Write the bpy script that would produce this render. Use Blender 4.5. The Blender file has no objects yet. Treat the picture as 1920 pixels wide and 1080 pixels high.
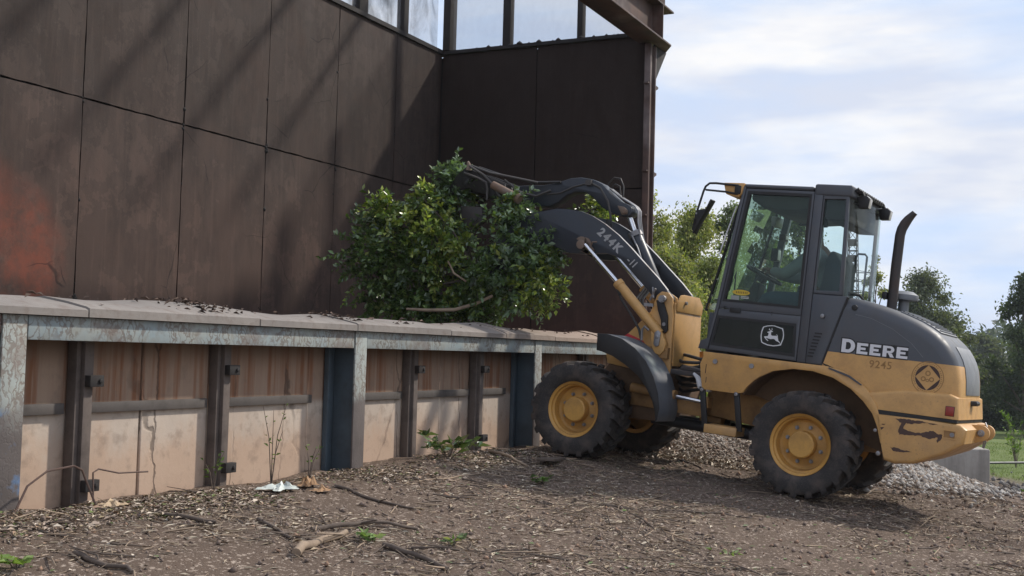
import bpy, bmesh, math, random
import numpy as np
from mathutils import Vector, Matrix
random.seed(7)
rng = np.random.default_rng(11)
SC = bpy.context.scene
COL = SC.collection
PI = math.pi

# ------------------------------------------------------------------ camera
# world axes: x runs along the burn pit's walls (away from the viewer), y goes into the pit, z is up
CAM_Z = 1.30
PITCH, ROLL, YAW = .05373605, .02684685, .45111238
fw = Vector((math.cos(YAW), math.sin(YAW), 0)); rt = Vector((math.sin(YAW), -math.cos(YAW), 0)); upv = Vector((0, 0, 1))
FW = fw * math.cos(PITCH) + upv * math.sin(PITCH)
U0 = upv * math.cos(PITCH) - fw * math.sin(PITCH)
RI = rt * math.cos(ROLL) + U0 * math.sin(ROLL)
UP = U0 * math.cos(ROLL) - rt * math.sin(ROLL)
cam = bpy.data.cameras.new('camera')
cam.sensor_width = 36.0
cam.lens = 2232.3248 / 1920 * 36
cam.clip_start = .1
cam.clip_end = 3000
camo = bpy.data.objects.new('camera', cam)
COL.objects.link(camo)
camo.matrix_world = Matrix(((RI.x, UP.x, -FW.x, 0), (RI.y, UP.y, -FW.y, 0), (RI.z, UP.z, -FW.z, CAM_Z), (0, 0, 0, 1)))
SC.camera = camo

# ------------------------------------------------------------------ light
SUN_DIR = Vector((1.0, -.8, 1.15)).normalized()          # towards the sun
SUN_EL = math.asin(SUN_DIR.z)
SUN_AZ = math.atan2(SUN_DIR.x, SUN_DIR.y)                  # from +y, clockwise
sl = bpy.data.lights.new('sun', 'SUN')
sl.energy = 3.3
sl.angle = math.radians(2.6)
sl.color = (1.0, .93, .83)
so = bpy.data.objects.new('sun', sl)
COL.objects.link(so)
so.rotation_euler = (-SUN_DIR).to_track_quat('-Z', 'Y').to_euler()

W = bpy.data.worlds.new('World')
SC.world = W
W.use_nodes = True
wt = W.node_tree
for n in list(wt.nodes): wt.nodes.remove(n)
def wn(t, **k):
    n = wt.nodes.new(t)
    for a, b in k.items(): setattr(n, a, b)
    return n
out = wn('ShaderNodeOutputWorld'); bg = wn('ShaderNodeBackground'); bg.inputs['Strength'].default_value = .1
sky = wn('ShaderNodeTexSky', sky_type='NISHITA', sun_disc=False, sun_elevation=SUN_EL, sun_rotation=SUN_AZ)
sky.air_density = 1.0; sky.dust_density = 1.5; sky.ozone_density = 1.2
tc = wn('ShaderNodeTexCoord')
mp = wn('ShaderNodeMapping'); mp.inputs['Scale'].default_value = (1.0, 1.0, 5.0); mp.inputs['Location'].default_value = (3.1, 1.7, .45)
nz = wn('ShaderNodeTexNoise'); nz.inputs['Scale'].default_value = 3.1; nz.inputs['Detail'].default_value = 7; nz.inputs['Roughness'].default_value = .52; nz.inputs['Distortion'].default_value = .35
rp = wn('ShaderNodeValToRGB'); rp.color_ramp.elements[0].position = .36; rp.color_ramp.elements[1].position = .60
rp.color_ramp.elements[0].color = (.25, .25, .25, 1); rp.color_ramp.elements[1].color = (1, 1, 1, 1)
mp2 = wn('ShaderNodeMapping'); mp2.inputs['Scale'].default_value = (1, 1, 4.2); mp2.inputs['Location'].default_value = (.3, 5.2, .1)
nz2 = wn('ShaderNodeTexNoise'); nz2.inputs['Scale'].default_value = 6.0; nz2.inputs['Detail'].default_value = 6; nz2.inputs['Roughness'].default_value = .5
rp2 = wn('ShaderNodeValToRGB'); rp2.color_ramp.elements[0].position = .38; rp2.color_ramp.elements[1].position = .60
rp2.color_ramp.elements[0].color = (6.3, 6.8, 8.0, 1); rp2.color_ramp.elements[1].color = (8.7, 8.7, 8.8, 1)
skm = wn('ShaderNodeMix', data_type='RGBA', blend_type='MIX')
skb = wn('ShaderNodeMix', data_type='RGBA', blend_type='MULTIPLY'); skb.inputs[0].default_value = 1
skb.inputs[7].default_value = (2.05, 2.25, 2.75, 1)
lk = wt.links.new
lk(tc.outputs['Generated'], mp.inputs[0]); lk(mp.outputs[0], nz.inputs['Vector']); lk(nz.outputs[0], rp.inputs[0])
lk(tc.outputs['Generated'], mp2.inputs[0]); lk(mp2.outputs[0], nz2.inputs['Vector']); lk(nz2.outputs[0], rp2.inputs[0])
lk(sky.outputs[0], skb.inputs[6])
skd = wn('ShaderNodeMix', data_type='RGBA', blend_type='DARKEN'); skd.inputs[0].default_value = 1; skd.inputs[7].default_value = (4.9, 6.5, 9.2, 1); lk(skb.outputs[2], skd.inputs[6])
lk(rp.outputs[0], skm.inputs[0]); lk(skd.outputs[2], skm.inputs[6]); lk(rp2.outputs[0], skm.inputs[7])
lk(skm.outputs[2], bg.inputs[0]); lk(bg.outputs[0], out.inputs[0])

SC.view_settings.view_transform = 'Standard'
SC.view_settings.look = 'None'
SC.view_settings.exposure = .18
SC.view_settings.gamma = 1
SC.render.engine = 'CYCLES'
SC.cycles.max_bounces = 8
SC.cycles.transparent_max_bounces = 16
SC.cycles.caustics_reflective = False
SC.cycles.caustics_refractive = False

# ------------------------------------------------------------------ materials
class NT:
    def __init__(s, name):
        s.m = bpy.data.materials.new(name); s.m.use_nodes = True; s.t = s.m.node_tree
        s.b = s.t.nodes['Principled BSDF']; s.out = s.t.nodes['Material Output']
    def n(s, t, **k):
        n = s.t.nodes.new(t)
        for a, b in k.items(): setattr(n, a, b)
        return n
    def l(s, a, b): s.t.links.new(a, b)
    def pos(s, kind='P'):
        if kind == 'P': return s.n('ShaderNodeNewGeometry').outputs['Position']
        return s.n('ShaderNodeTexCoord').outputs['Object']
    def noise(s, vec, scale, detail=4, rough=.55, stretch=None, dist=0, loc=None):
        if stretch or loc:
            m = s.n('ShaderNodeMapping')
            if stretch: m.inputs['Scale'].default_value = stretch
            if loc: m.inputs['Location'].default_value = loc
            s.l(vec, m.inputs[0]); vec = m.outputs[0]
        n = s.n('ShaderNodeTexNoise'); n.inputs['Scale'].default_value = scale; n.inputs['Detail'].default_value = detail
        n.inputs['Roughness'].default_value = rough; n.inputs['Distortion'].default_value = dist
        s.l(vec, n.inputs['Vector']); return n.outputs[0]
    def ramp(s, fac, lo, hi, c0=(0, 0, 0, 1), c1=(1, 1, 1, 1)):
        r = s.n('ShaderNodeValToRGB'); e = r.color_ramp.elements
        e[0].position = lo; e[1].position = hi; e[0].color = c0; e[1].color = c1
        s.l(fac, r.inputs[0]); return r.outputs[0]
    def mapr(s, v, a, b, c=0., d=1.):
        r = s.n('ShaderNodeMapRange', clamp=True, interpolation_type='SMOOTHSTEP')
        for i, x in enumerate((a, b, c, d)): r.inputs[i + 1].default_value = x
        s.l(v, r.inputs[0]); return r.outputs[0]
    def mix(s, fac, a, b, mode='MIX'):
        m = s.n('ShaderNodeMix', data_type='RGBA', blend_type=mode)
        for v, i in ((fac, 0), (a, 6), (b, 7)):
            if hasattr(v, 'node'): s.l(v, m.inputs[i])
            elif i == 0: m.inputs[0].default_value = v
            else: m.inputs[i].default_value = (*v, 1) if len(v) == 3 else v
        return m.outputs[2]
    def math(s, op, a, b=0.):
        m = s.n('ShaderNodeMath', operation=op)
        for v, i in ((a, 0), (b, 1)):
            if hasattr(v, 'node'): s.l(v, m.inputs[i])
            else: m.inputs[i].default_value = v
        return m.outputs[0]
    def sep(s, v):
        x = s.n('ShaderNodeSeparateXYZ'); s.l(v, x.inputs[0]); return x.outputs
    def bump(s, h, strength=.3, dist=.01):
        b = s.n('ShaderNodeBump'); b.inputs['Strength'].default_value = strength; b.inputs['Distance'].default_value = dist
        s.l(h, b.inputs['Height']); s.l(b.outputs[0], s.b.inputs['Normal'])
    def set(s, col=None, rough=None, metal=None, spec=None):
        for v, k in ((col, 'Base Color'), (rough, 'Roughness'), (metal, 'Metallic'), (spec, 'Specular IOR Level')):
            if v is None: continue
            if hasattr(v, 'node'): s.l(v, s.b.inputs[k])
            else: s.b.inputs[k].default_value = (*v, 1) if k == 'Base Color' else v
        return s.m

def paint(name, base, dirt=(.10, .075, .055), amount=.35, rough=.45, metal=0., scale=6., kind='O', bump=.05, dust=None):
    t = NT(name); p = t.pos(kind)
    a = t.ramp(t.noise(p, scale, 6, .6), .45, .75)
    fine = t.noise(p, scale * 9, 3, .6)
    f = t.math('MULTIPLY', a, amount)
    c = t.mix(f, base, dirt)
    c = t.mix(t.math('MULTIPLY', t.ramp(fine, .5, .8), amount * .5), c, dirt)
    if dust:
        dn = t.math('ADD', t.sep(p)[2], t.math('MULTIPLY', t.noise(p, 5, 6, .7), 1.1))
        c = t.mix(t.math('MULTIPLY', t.mapr(dn, 1.35, .85), .28), c, dust)
        sp = t.ramp(t.noise(p, 60, 3, .7), .63, .70)
        c = t.mix(t.math('MULTIPLY', sp, t.mapr(dn, 1.75, 1.0, 0, .7)), c, (.13, .095, .07))
    r = t.mapr(a, 0, 1, rough, min(1, rough + .25))
    if bump: t.bump(t.noise(p, scale * 12, 3), bump, .004)
    return t.set(c, r, metal)

M = {}
M['yellow'] = paint('yellow_paint', (.60, .34, .115), (.30, .18, .09), .5, .42, dust=(.34, .24, .15))
M['yellow_dirty'] = paint('dirty_yellow_paint', (.34, .185, .062), (.12, .07, .04), .7, .6)
M['liner'] = paint('dark_brown_liner', (.15, .085, .045), (.07, .05, .035), .8, .8)  # darker brown for the arch insides and the front frame
M['rimyellow'] = paint('rim_yellow', (.58, .315, .075), (.22, .13, .06), .55, .5)
M['grey'] = paint('charcoal_paint', (.068, .074, .086), (.11, .10, .095), .4, .42, dust=(.13, .115, .10))
M['armgrey'] = paint('arm_charcoal_paint', (.030, .036, .047), (.06, .055, .05), .35, .38)
M['black'] = paint('black_plastic', (.014, .014, .015), (.05, .042, .036), .4, .55)
M['greasy'] = paint('greasy_black_steel', (.012, .011, .011), (.05, .035, .025), .5, .5)
M['tyre'] = paint('tyre_rubber', (.034, .031, .030), (.13, .102, .085), .85, .85, scale=9, bump=.3)
M['chrome'] = paint('chrome_rod', (.75, .75, .76), (.5, .5, .5), .1, .12, 1., bump=0)
M['steel'] = paint('bare_steel', (.30, .30, .31), (.16, .12, .09), .5, .45, .7)
M['rustysteel'] = paint('rusty_boss', (.20, .15, .115), (.20, .09, .04), .7, .7)
M['exhaust'] = paint('exhaust_steel', (.055, .050, .050), (.12, .08, .06), .6, .6, .3)
M['white'] = paint('white_vinyl', (.72, .72, .74), (.4, .38, .36), .15, .5, bump=0)
M['armtext'] = paint('grey_vinyl', (.42, .42, .42), (.2, .2, .2), .35, .5, bump=0)
M['brownmark'] = paint('faded_brown_vinyl', (.30, .165, .055), (.36, .19, .06), .6, .6, bump=0)
M['darkbrown'] = paint('dark_brown_vinyl', (.055, .030, .025), (.11, .06, .04), .3, .6, bump=0)
M['scuff'] = paint('scraped_primer', (.075, .043, .034), (.16, .10, .07), .4, .7, scale=20)
M['red'] = paint('red_lens', (.30, .03, .02), (.2, .05, .04), .2, .3, bump=0)
M['redpaint'] = paint('red_decal', (.5, .03, .04), (.3, .05, .05), .3, .5, bump=0)
M['lamp'] = paint('lamp_lens', (.62, .60, .56), (.5, .5, .45), .2, .15, bump=0)
M['grille'] = paint('grey_grille', (.20, .21, .225), (.12, .12, .12), .3, .5)
M['hose'] = paint('rubber_hose', (.022, .020, .020), (.09, .075, .06), .4, .5)
M['fendergrey'] = paint('fender_plastic', (.10, .112, .130), (.14, .125, .11), .4, .5)
M['hosegrey'] = paint('dusty_hose', (.075, .068, .063), (.07, .055, .05), .4, .6)
M['sticker'] = paint('yellow_sticker', (.62, .42, .04), (.4, .3, .06), .2, .5, bump=0)
M['stickerdark'] = paint('sticker_lettering', (.10, .07, .02), (.2, .15, .05), .2, .5, bump=0)
M['cabin'] = paint('cabin_lining', (.035, .031, .028), (.06, .05, .045), .3, .8)
M['screen'] = paint('monitor_face', (.30, .31, .29), (.25, .25, .24), .2, .3)
M['seat'] = paint('seat_fabric', (.045, .052, .062), (.07, .07, .07), .3, .9)
M['skin'] = paint('skin', (.20, .11, .075), (.12, .06, .04), .3, .6, bump=0)
M['shirt'] = paint('grey_shirt', (.22, .225, .23), (.2, .22, .22), .4, .9, scale=9)
M['jeans'] = paint('denim', (.05, .07, .10), (.08, .1, .13), .4, .9, scale=15)
M['cap'] = paint('dark_cap', (.02, .02, .022), (.04, .04, .04), .3, .9)

def glass(name, tint, refl=.10, base=.025):
    t = NT(name); t.t.nodes.remove(t.b)
    tr = t.n('ShaderNodeBsdfTransparent'); tr.inputs[0].default_value = (*tint, 1)
    gl = t.n('ShaderNodeBsdfGlossy'); gl.inputs['Roughness'].default_value = .03; gl.inputs[0].default_value = (.9, .95, .93, 1)
    lw = t.n('ShaderNodeFresnel'); lw.inputs[0].default_value = 1.42
    dn = t.noise(t.pos('O'), 5, 4)
    df = t.n('ShaderNodeBsdfDiffuse'); df.inputs[0].default_value = (.30, .31, .28, 1)
    mx = t.n('ShaderNodeMixShader'); mx2 = t.n('ShaderNodeMixShader')
    t.l(t.mapr(dn, .35, .75, base * .4, base * 1.8), mx2.inputs[0]); t.l(tr.outputs[0], mx2.inputs[1]); t.l(df.outputs[0], mx2.inputs[2])
    t.l(t.math('MULTIPLY', lw.outputs[0], .55), mx.inputs[0]); t.l(mx2.outputs[0], mx.inputs[1]); t.l(gl.outputs[0], mx.inputs[2])
    t.l(mx.outputs[0], t.out.inputs[0]); return t.m
M['glass'] = glass('green_tinted_glass', (.80, .91, .86))
M['glasspale'] = glass('pale_tinted_glass', (.86, .95, .93), base=.03)
M['glassdark'] = glass('dark_lower_glass', (.20, .22, .22), base=.02)

# ------------------------------------------------------------------ mesh helpers
class MB:
    def __init__(s): s.v = []; s.f = []; s.m = []
    def add(s, vs, fs, m=0):
        o = len(s.v); s.v += [tuple(map(float, v)) for v in vs]
        for f in fs: s.f.append([i + o for i in f]); s.m.append(m)
        return s
    def box(s, x0, x1, y0, y1, z0, z1, m=0):
        vs = [(x, y, z) for x in (x0, x1) for y in (y0, y1) for z in (z0, z1)]
        return s.add(vs, [(0, 1, 3, 2), (4, 6, 7, 5), (0, 4, 5, 1), (2, 3, 7, 6), (0, 2, 6, 4), (1, 5, 7, 3)], m)
    def prism(s, pts, a0, a1, axis='y', m=0):
        n = len(pts)
        def P(p, a):
            return (p[0], a, p[1]) if axis == 'y' else ((a, p[0], p[1]) if axis == 'x' else (p[0], p[1], a))
        vs = [P(p, a0) for p in pts] + [P(p, a1) for p in pts]
        return s.add(vs, [list(range(n))[::-1], list(range(n, 2 * n))] + [(i, (i + 1) % n, n + (i + 1) % n, n + i) for i in range(n)], m)
    def ring(s, outer, inner, a0, a1, axis='y', m=0):       # frame between two outlines with the same number of points
        n = len(outer)
        def P(p, a):
            return (p[0], a, p[1]) if axis == 'y' else ((a, p[0], p[1]) if axis == 'x' else (p[0], p[1], a))
        vs = [P(p, a) for a in (a0, a1) for q in (outer, inner) for p in q]
        fs = []
        for i in range(n):
            j = (i + 1) % n
            fs += [(i, j, n + j, n + i), (2 * n + i, 3 * n + i, 3 * n + j, 2 * n + j), (i, 2 * n + i, 2 * n + j, j), (n + i, n + j, 3 * n + j, 3 * n + i)]
        return s.add(vs, fs, m)
    def tube(s, path, r, n=8, m=0, caps=True):
        path = [Vector(p) for p in path]; k = len(path)
        rs = r if isinstance(r, (list, tuple)) else [r] * k
        vs = []; ref = None
        for i, p in enumerate(path):
            d = (path[min(i + 1, k - 1)] - path[max(i - 1, 0)]).normalized()
            if ref is None:
                ref = Vector((0, 0, 1)) if abs(d.z) < .9 else Vector((1, 0, 0))
            a = (ref - d * ref.dot(d)).normalized(); ref = a; b = d.cross(a)
            for j in range(n):
                t = 2 * PI * j / n
                vs.append(p + (a * math.cos(t) + b * math.sin(t)) * rs[i])
        fs = [(i * n + j, i * n + (j + 1) % n, (i + 1) * n + (j + 1) % n, (i + 1) * n + j) for i in range(k - 1) for j in range(n)]
        if caps: fs += [list(range(n))[::-1], list(range((k - 1) * n, k * n))]
        return s.add(vs, fs, m)
    def cyl(s, p0, p1, r, n=20, m=0): return s.tube([p0, p1], r, n, m)
    def lathe(s, prof, n=40, axis='y', o=(0, 0, 0), m=0, closed=False):   # prof: (radius, offset along axis)
        vs = []; k = len(prof)
        for r, h in prof:
            for j in range(n):
                t = 2 * PI * j / n; c, q = r * math.cos(t), r * math.sin(t)
                v = (c, h, q) if axis == 'y' else ((c, q, h) if axis == 'z' else (h, c, q))
                vs.append((v[0] + o[0], v[1] + o[1], v[2] + o[2]))
        kk = k if closed else k - 1
        fs = [(i * n + j, i * n + (j + 1) % n, ((i + 1) % k) * n + (j + 1) % n, ((i + 1) % k) * n + j) for i in range(kk) for j in range(n)]
        return s.add(vs, fs, m)
    def build(s, name, mats, parent=None, bevel=0., seg=2, angle=40, off=(0, 0, 0), ball=None):
        me = bpy.data.meshes.new(name); me.from_pydata(s.v, [], s.f)
        mats = mats if isinstance(mats, (list, tuple)) else [mats]
        for x in mats: me.materials.append(x)
        me.polygons.foreach_set('material_index', s.m)
        bm = bmesh.new(); bm.from_mesh(me)
        bmesh.ops.recalc_face_normals(bm, faces=bm.faces)
        if bevel:
            es = [e for e in bm.edges if len(e.link_faces) == 2 and e.calc_face_angle(0) > math.radians(32)]
            bmesh.ops.bevel(bm, geom=es, offset=bevel, segments=seg, profile=.5, affect='EDGES', clamp_overlap=True)
        if off != (0, 0, 0): bmesh.ops.translate(bm, verts=bm.verts, vec=off)
        bm.to_mesh(me); bm.free()
        return finish(name, me, parent, angle)

def finish(name, me, parent=None, angle=40):
    me.polygons.foreach_set('use_smooth', [True] * len(me.polygons))
    me.set_sharp_from_angle(angle=math.radians(angle))
    o = bpy.data.objects.new(name, me); COL.objects.link(o)
    if parent is not None: o.parent = parent
    return o

def tag(o, label=None, cat=None, group=None, kind=None):
    if label: o['label'] = label
    if cat: o['category'] = cat
    if group: o['group'] = group
    if kind: o['kind'] = kind
    return o
def thing(name, loc, label, cat, group=None, mw=None):
    o = bpy.data.objects.new(name, None); o.empty_display_size = .2; COL.objects.link(o)
    if mw is not None: o.matrix_world = mw
    else: o.location = loc
    return tag(o, label, cat, group)

def mesh_np(name, V, F, mat, col=None, parent=None, smooth=False):
    """V (n,3), F (m,k) arrays -> object, with a per-vertex colour attribute"""
    me = bpy.data.meshes.new(name); n = len(V); m, k = F.shape
    me.vertices.add(n); me.vertices.foreach_set('co', np.asarray(V, np.float32).ravel())
    me.loops.add(m * k); me.loops.foreach_set('vertex_index', F.astype(np.int32).ravel())
    me.polygons.add(m); me.polygons.foreach_set('loop_start', np.arange(0, m * k, k, dtype=np.int32))
    me.update(calc_edges=True); me.validate()
    if smooth: me.polygons.foreach_set('use_smooth', [True] * m)
    if col is not None:
        a = me.color_attributes.new('Col', 'FLOAT_COLOR', 'POINT')
        c = np.ones((n, 4), np.float32); c[:, :3] = col
        a.data.foreach_set('color', c.ravel())
    for x in (mat if isinstance(mat, (list, tuple)) else [mat]): me.materials.append(x)
    o = bpy.data.objects.new(name, me); COL.objects.link(o)
    if parent is not None: o.parent = parent
    return o

def unit(a): return a / np.maximum(np.linalg.norm(a, axis=-1, keepdims=True), 1e-9)
def leaves(P, D, N, L, Wd, C, curl=.15):
    """a bent kite of two triangles-pairs for each leaf: P base, D direction, N normal, L length, Wd width, C colour"""
    D = unit(D); S = unit(np.cross(D, N)); N = np.cross(S, D); L = L[:, None]; Wd = Wd[:, None]
    v0 = P; v1 = P + D * L * .45 + S * Wd * .5 + N * L * curl; v2 = P + D * L; v3 = P + D * L * .45 - S * Wd * .5 + N * L * curl
    V = np.stack([v0, v1, v2, v3], 1).reshape(-1, 3); n = len(P)
    b = np.arange(n) * 4
    F = np.concatenate([np.stack([b, b + 1, b + 2], 1), np.stack([b, b + 2, b + 3], 1)])
    return V, F, np.repeat(C, 4, 0)

def leafmat(name, rough=.45, spec=.5, trans=.35):
    t = NT(name); a = t.n('ShaderNodeAttribute'); a.attribute_name = 'Col'
    t.set(a.outputs['Color'], rough, 0, spec)
    tl = t.n('ShaderNodeBsdfTranslucent'); t.l(t.mix(1., a.outputs['Color'], (1.5, 1.6, .7), 'MULTIPLY'), tl.inputs[0])
    mx = t.n('ShaderNodeMixShader'); mx.inputs[0].default_value = trans
    t.l(t.b.outputs[0], mx.inputs[1]); t.l(tl.outputs[0], mx.inputs[2]); t.l(mx.outputs[0], t.out.inputs[0]); return t.m
M['leaf'] = leafmat('tree_leaf', .6, .3)
M['glossleaf'] = leafmat('glossy_leaf', .24, .75, .18)
def attrmat(name, rough=.9):
    t = NT(name); a = t.n('ShaderNodeAttribute'); a.attribute_name = 'Col'; return t.set(a.outputs['Color'], rough, 0, .2)
M['litter'] = attrmat('dry_litter')
M['bark'] = paint('bark', (.085, .065, .05), (.16, .13, .11), .6, .95, scale=14, bump=.4)
M['stick'] = paint('dead_stick', (.13, .10, .08), (.05, .04, .035), .6, .95, scale=12, bump=.3)
M['stickpale'] = paint('pale_peeled_stick', (.32, .24, .17), (.12, .09, .07), .6, .9, scale=12, bump=.3)

# numpy value noise
_P = rng.permutation(512)
def _h(ix, iy): return (_P[(_P[ix & 511] + iy) & 511] / 511.0)
def vnoise(x, y):
    ix = np.floor(x).astype(int); iy = np.floor(y).astype(int); fx = x - ix; fy = y - iy
    fx = fx * fx * (3 - 2 * fx); fy = fy * fy * (3 - 2 * fy)
    a = _h(ix, iy); b = _h(ix + 1, iy); c = _h(ix, iy + 1); d = _h(ix + 1, iy + 1)
    return (a + (b - a) * fx) * (1 - fy) + (c + (d - c) * fx) * fy - .5
def fbm(x, y, o=4):
    s = 0; a = 1
    for i in range(o): s = s + a * vnoise(x * 2 ** i + 17 * i, y * 2 ** i + 31 * i); a *= .5
    return s
def sst(x, a, b):
    t = np.clip((x - a) / (b - a), 0, 1); return t * t * (3 - 2 * t)
def ground_z(x, y, fine=True):
    x = np.asarray(x, float); y = np.asarray(y, float)
    z = .125 + .1 * (np.minimum(y, 4.45) - 2.1)
    z = np.maximum(z, -.6 + .02 * (y + 5.6))
    z = z * (1 - sst(x, 14, 26)) - .62 * sst(x, 12.6, 19) - 2.0 * sst(x, 19, 78)
    z = z + .20 * np.exp(-((x - 14.3) / .9) ** 2 - ((y - 1.75) / .55) ** 2) + .16 * np.exp(-((x - 13.3) / 1.0) ** 2 - ((y - 3.9) / .9) ** 2)
    for tx, ty in ((9.864, 2.175), (11.597, 2.023)):
        cxx = tx - (ty - y) * .09; dd = (x - cxx) / .17; on = sst(y, 2.4, 1.9) if False else 1 - sst(y, 1.7, 2.3)
        z = z - on * (.030 * np.exp(-dd ** 4) - .018 * np.exp(-((np.abs(dd) - 1.35) / .3) ** 2)) + on * .010 * np.exp(-dd ** 4) * np.sin(y * 45 + 6 * np.abs(dd))
    berm = np.exp(-((y - 4.72) / .30) ** 2) * (.04 + .05 * vnoise(x * 1.3, x * 0 + 3.3)) * (1 - sst(x, 9.6, 10.1))
    z = z + berm
    if fine:
        near = 1 - sst(x, 16, 30)
        z = z + near * (.05 * fbm(x * .9, y * .9, 3) + .028 * fbm(x * 4.5, y * 4.5, 4))
    return z

# ------------------------------------------------------------------ ground
CONTACT = [(9.864, 2.175, .150), (10.054, 4.288, .340), (11.597, 2.023, .104), (11.787, 4.136, .294)]
_g0 = ground_z
def ground_z(x, y, fine=True):
    z = _g0(x, y, fine)
    for cx, cy, cz in CONTACT:
        d = cz + .012 - float(_g0(np.array([cx]), np.array([cy]), fine)[0])
        z = z + d * np.exp(-(((np.asarray(x) - cx) / .38) ** 2 + ((np.asarray(y) - cy) / .38) ** 2))
    return z
def axis(fine0, fine1, step, lo, hi, grow=1.13):
    a = list(np.arange(fine0, fine1, step)); s = step
    while a[-1] < hi: s = min(s * grow, 25); a.append(a[-1] + s)
    s = step
    while a[0] > lo: s = min(s * grow, 25); a.insert(0, a[0] - s)
    return np.array(a)
gx = axis(3.0, 17, .045, -40, 900); gy = axis(-1.5, 5.6, .045, -500, 500)
GX, GY = np.meshgrid(gx, gy, indexing='ij')
GZ = ground_z(GX, GY)
GZ = np.where((GX < 14.5) & (GY > 5.6) & (GY < 9), np.minimum(GZ, .3), GZ)
nx, ny = len(gx), len(gy)
idx = np.arange(nx * ny).reshape(nx, ny)
Fq = np.stack([idx[:-1, :-1], idx[1:, :-1], idx[1:, 1:], idx[:-1, 1:]], -1).reshape(-1, 4)
t = NT('soil_and_grass'); p = t.pos()
big = t.noise(p, .55, 5, .6); mid = t.noise(p, 3.2, 6, .65); fine = t.noise(p, 34, 5, .7); grit = t.noise(p, 120, 3, .6)
c = t.mix(t.ramp(mid, .35, .68), (.30, .238, .192), (.44, .36, .295))
c = t.mix(t.ramp(big, .50, .72), c, (.33, .215, .15))
c = t.mix(t.ramp(fine, .50, .68), c, (.43, .345, .265))
c = t.mix(t.ramp(fine, .42, .30), c, (.115, .083, .063))
c = t.mix(t.math('MULTIPLY', t.ramp(grit, .60, .68), .5), c, (.40, .34, .28))
xyz = t.sep(p)
edge = t.math('ADD', xyz[0], t.math('MULTIPLY', t.noise(p, .5, 4), 5.))
edge = t.math('SUBTRACT', edge, t.math('MULTIPLY', xyz[1], .25))
g = t.mapr(edge, 23.2, 25.0)
gn = t.noise(p, 1.6, 5, .7); gn2 = t.noise(p, .12, 3, .6)
gc = t.mix(t.ramp(gn, .35, .7), (.085, .125, .030), (.125, .165, .048))
gc = t.mix(t.ramp(gn2, .4, .65), gc, (.15, .18, .06))
t.bump(t.math('ADD', t.math('MULTIPLY', fine, .7), t.math('MULTIPLY', mid, .8)), .6, .025)
M['ground'] = t.set(t.mix(g, c, gc), .95, 0, .2)
gnd = mesh_np('ground', np.stack([GX, GY, GZ], -1).reshape(-1, 3), Fq, M['ground'], smooth=True)
tag(gnd, 'bare brown soil sloping up to the wall with mown grass beyond', 'ground', kind='structure')

# ------------------------------------------------------------------ burn pit: materials
t = NT('sooty_shaded_plate'); p = t.pos(); xyz = t.sep(p)
n1 = t.noise(p, .9, 6, .6); n2 = t.noise(p, 5, 6, .65, stretch=(1, 1, .35)); n3 = t.noise(p, 38, 4, .7)
c = t.mix(t.ramp(n1, .35, .7), (.082, .060, .051), (.118, .078, .063))
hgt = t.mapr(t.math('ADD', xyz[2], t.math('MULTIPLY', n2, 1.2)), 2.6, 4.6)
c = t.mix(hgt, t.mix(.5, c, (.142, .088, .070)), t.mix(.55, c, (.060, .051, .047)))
c = t.mix(t.math('MULTIPLY', t.ramp(n2, .45, .8), .55), c, (.033, .029, .028))
c = t.mix(t.math('MULTIPLY', t.ramp(n3, .55, .8), .35), c, (.10, .075, .062))
mo = t.noise(p, 2.3, 7, .72, loc=(7, 1, 3)); c = t.mix(t.math('MULTIPLY', t.ramp(mo, .48, .70), .32), c, (.135, .080, .060)); c = t.mix(t.math('MULTIPLY', t.ramp(mo, .46, .30), .32), c, (.036, .030, .028))
drip = t.noise(p, 16, 4, .6, stretch=(1, 1, .035)); c = t.mix(t.math('MULTIPLY', t.ramp(drip, .58, .70), .15), c, (.13, .09, .072)); c = t.mix(t.math('MULTIPLY', t.ramp(drip, .42, .32), .16), c, (.024, .020, .019))
# heat-red oxide bloom low on the long wall
dx = t.math('DIVIDE', t.math('SUBTRACT', xyz[0], 6.75), 1.15); dz = t.math('DIVIDE', t.math('SUBTRACT', xyz[2], 2.15), .85)
rr = t.math('ADD', t.math('MULTIPLY', dx, dx), t.math('MULTIPLY', dz, dz))
rr = t.math('ADD', rr, t.math('MULTIPLY', t.math('SUBTRACT', n1, .5), 2.4))
red = t.math('MULTIPLY', t.mapr(rr, 1.05, .1), t.ramp(t.noise(p, 3.4, 7, .7), .34, .60))
c = t.mix(t.math('MULTIPLY', red, .65), c, (.235, .068, .042))
# orange oxide low on the end wall
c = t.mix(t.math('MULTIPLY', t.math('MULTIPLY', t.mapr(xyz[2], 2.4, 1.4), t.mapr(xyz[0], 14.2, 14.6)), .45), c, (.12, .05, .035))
ew_shade_soot = t.math('MULTIPLY', t.mapr(xyz[0], 14.6, 14.72), t.mapr(t.math('ADD', t.math('SUBTRACT', xyz[2], t.math('MULTIPLY', t.math('SUBTRACT', 8.35, xyz[1]), .75)), t.math('MULTIPLY', n1, 1.6)), .6, 3.6, .05, .70))  # end wall's shade put into its colour with the soot, deepest high by the corner
c = t.mix(ew_shade_soot, c, (.022, .014, .011))
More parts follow.
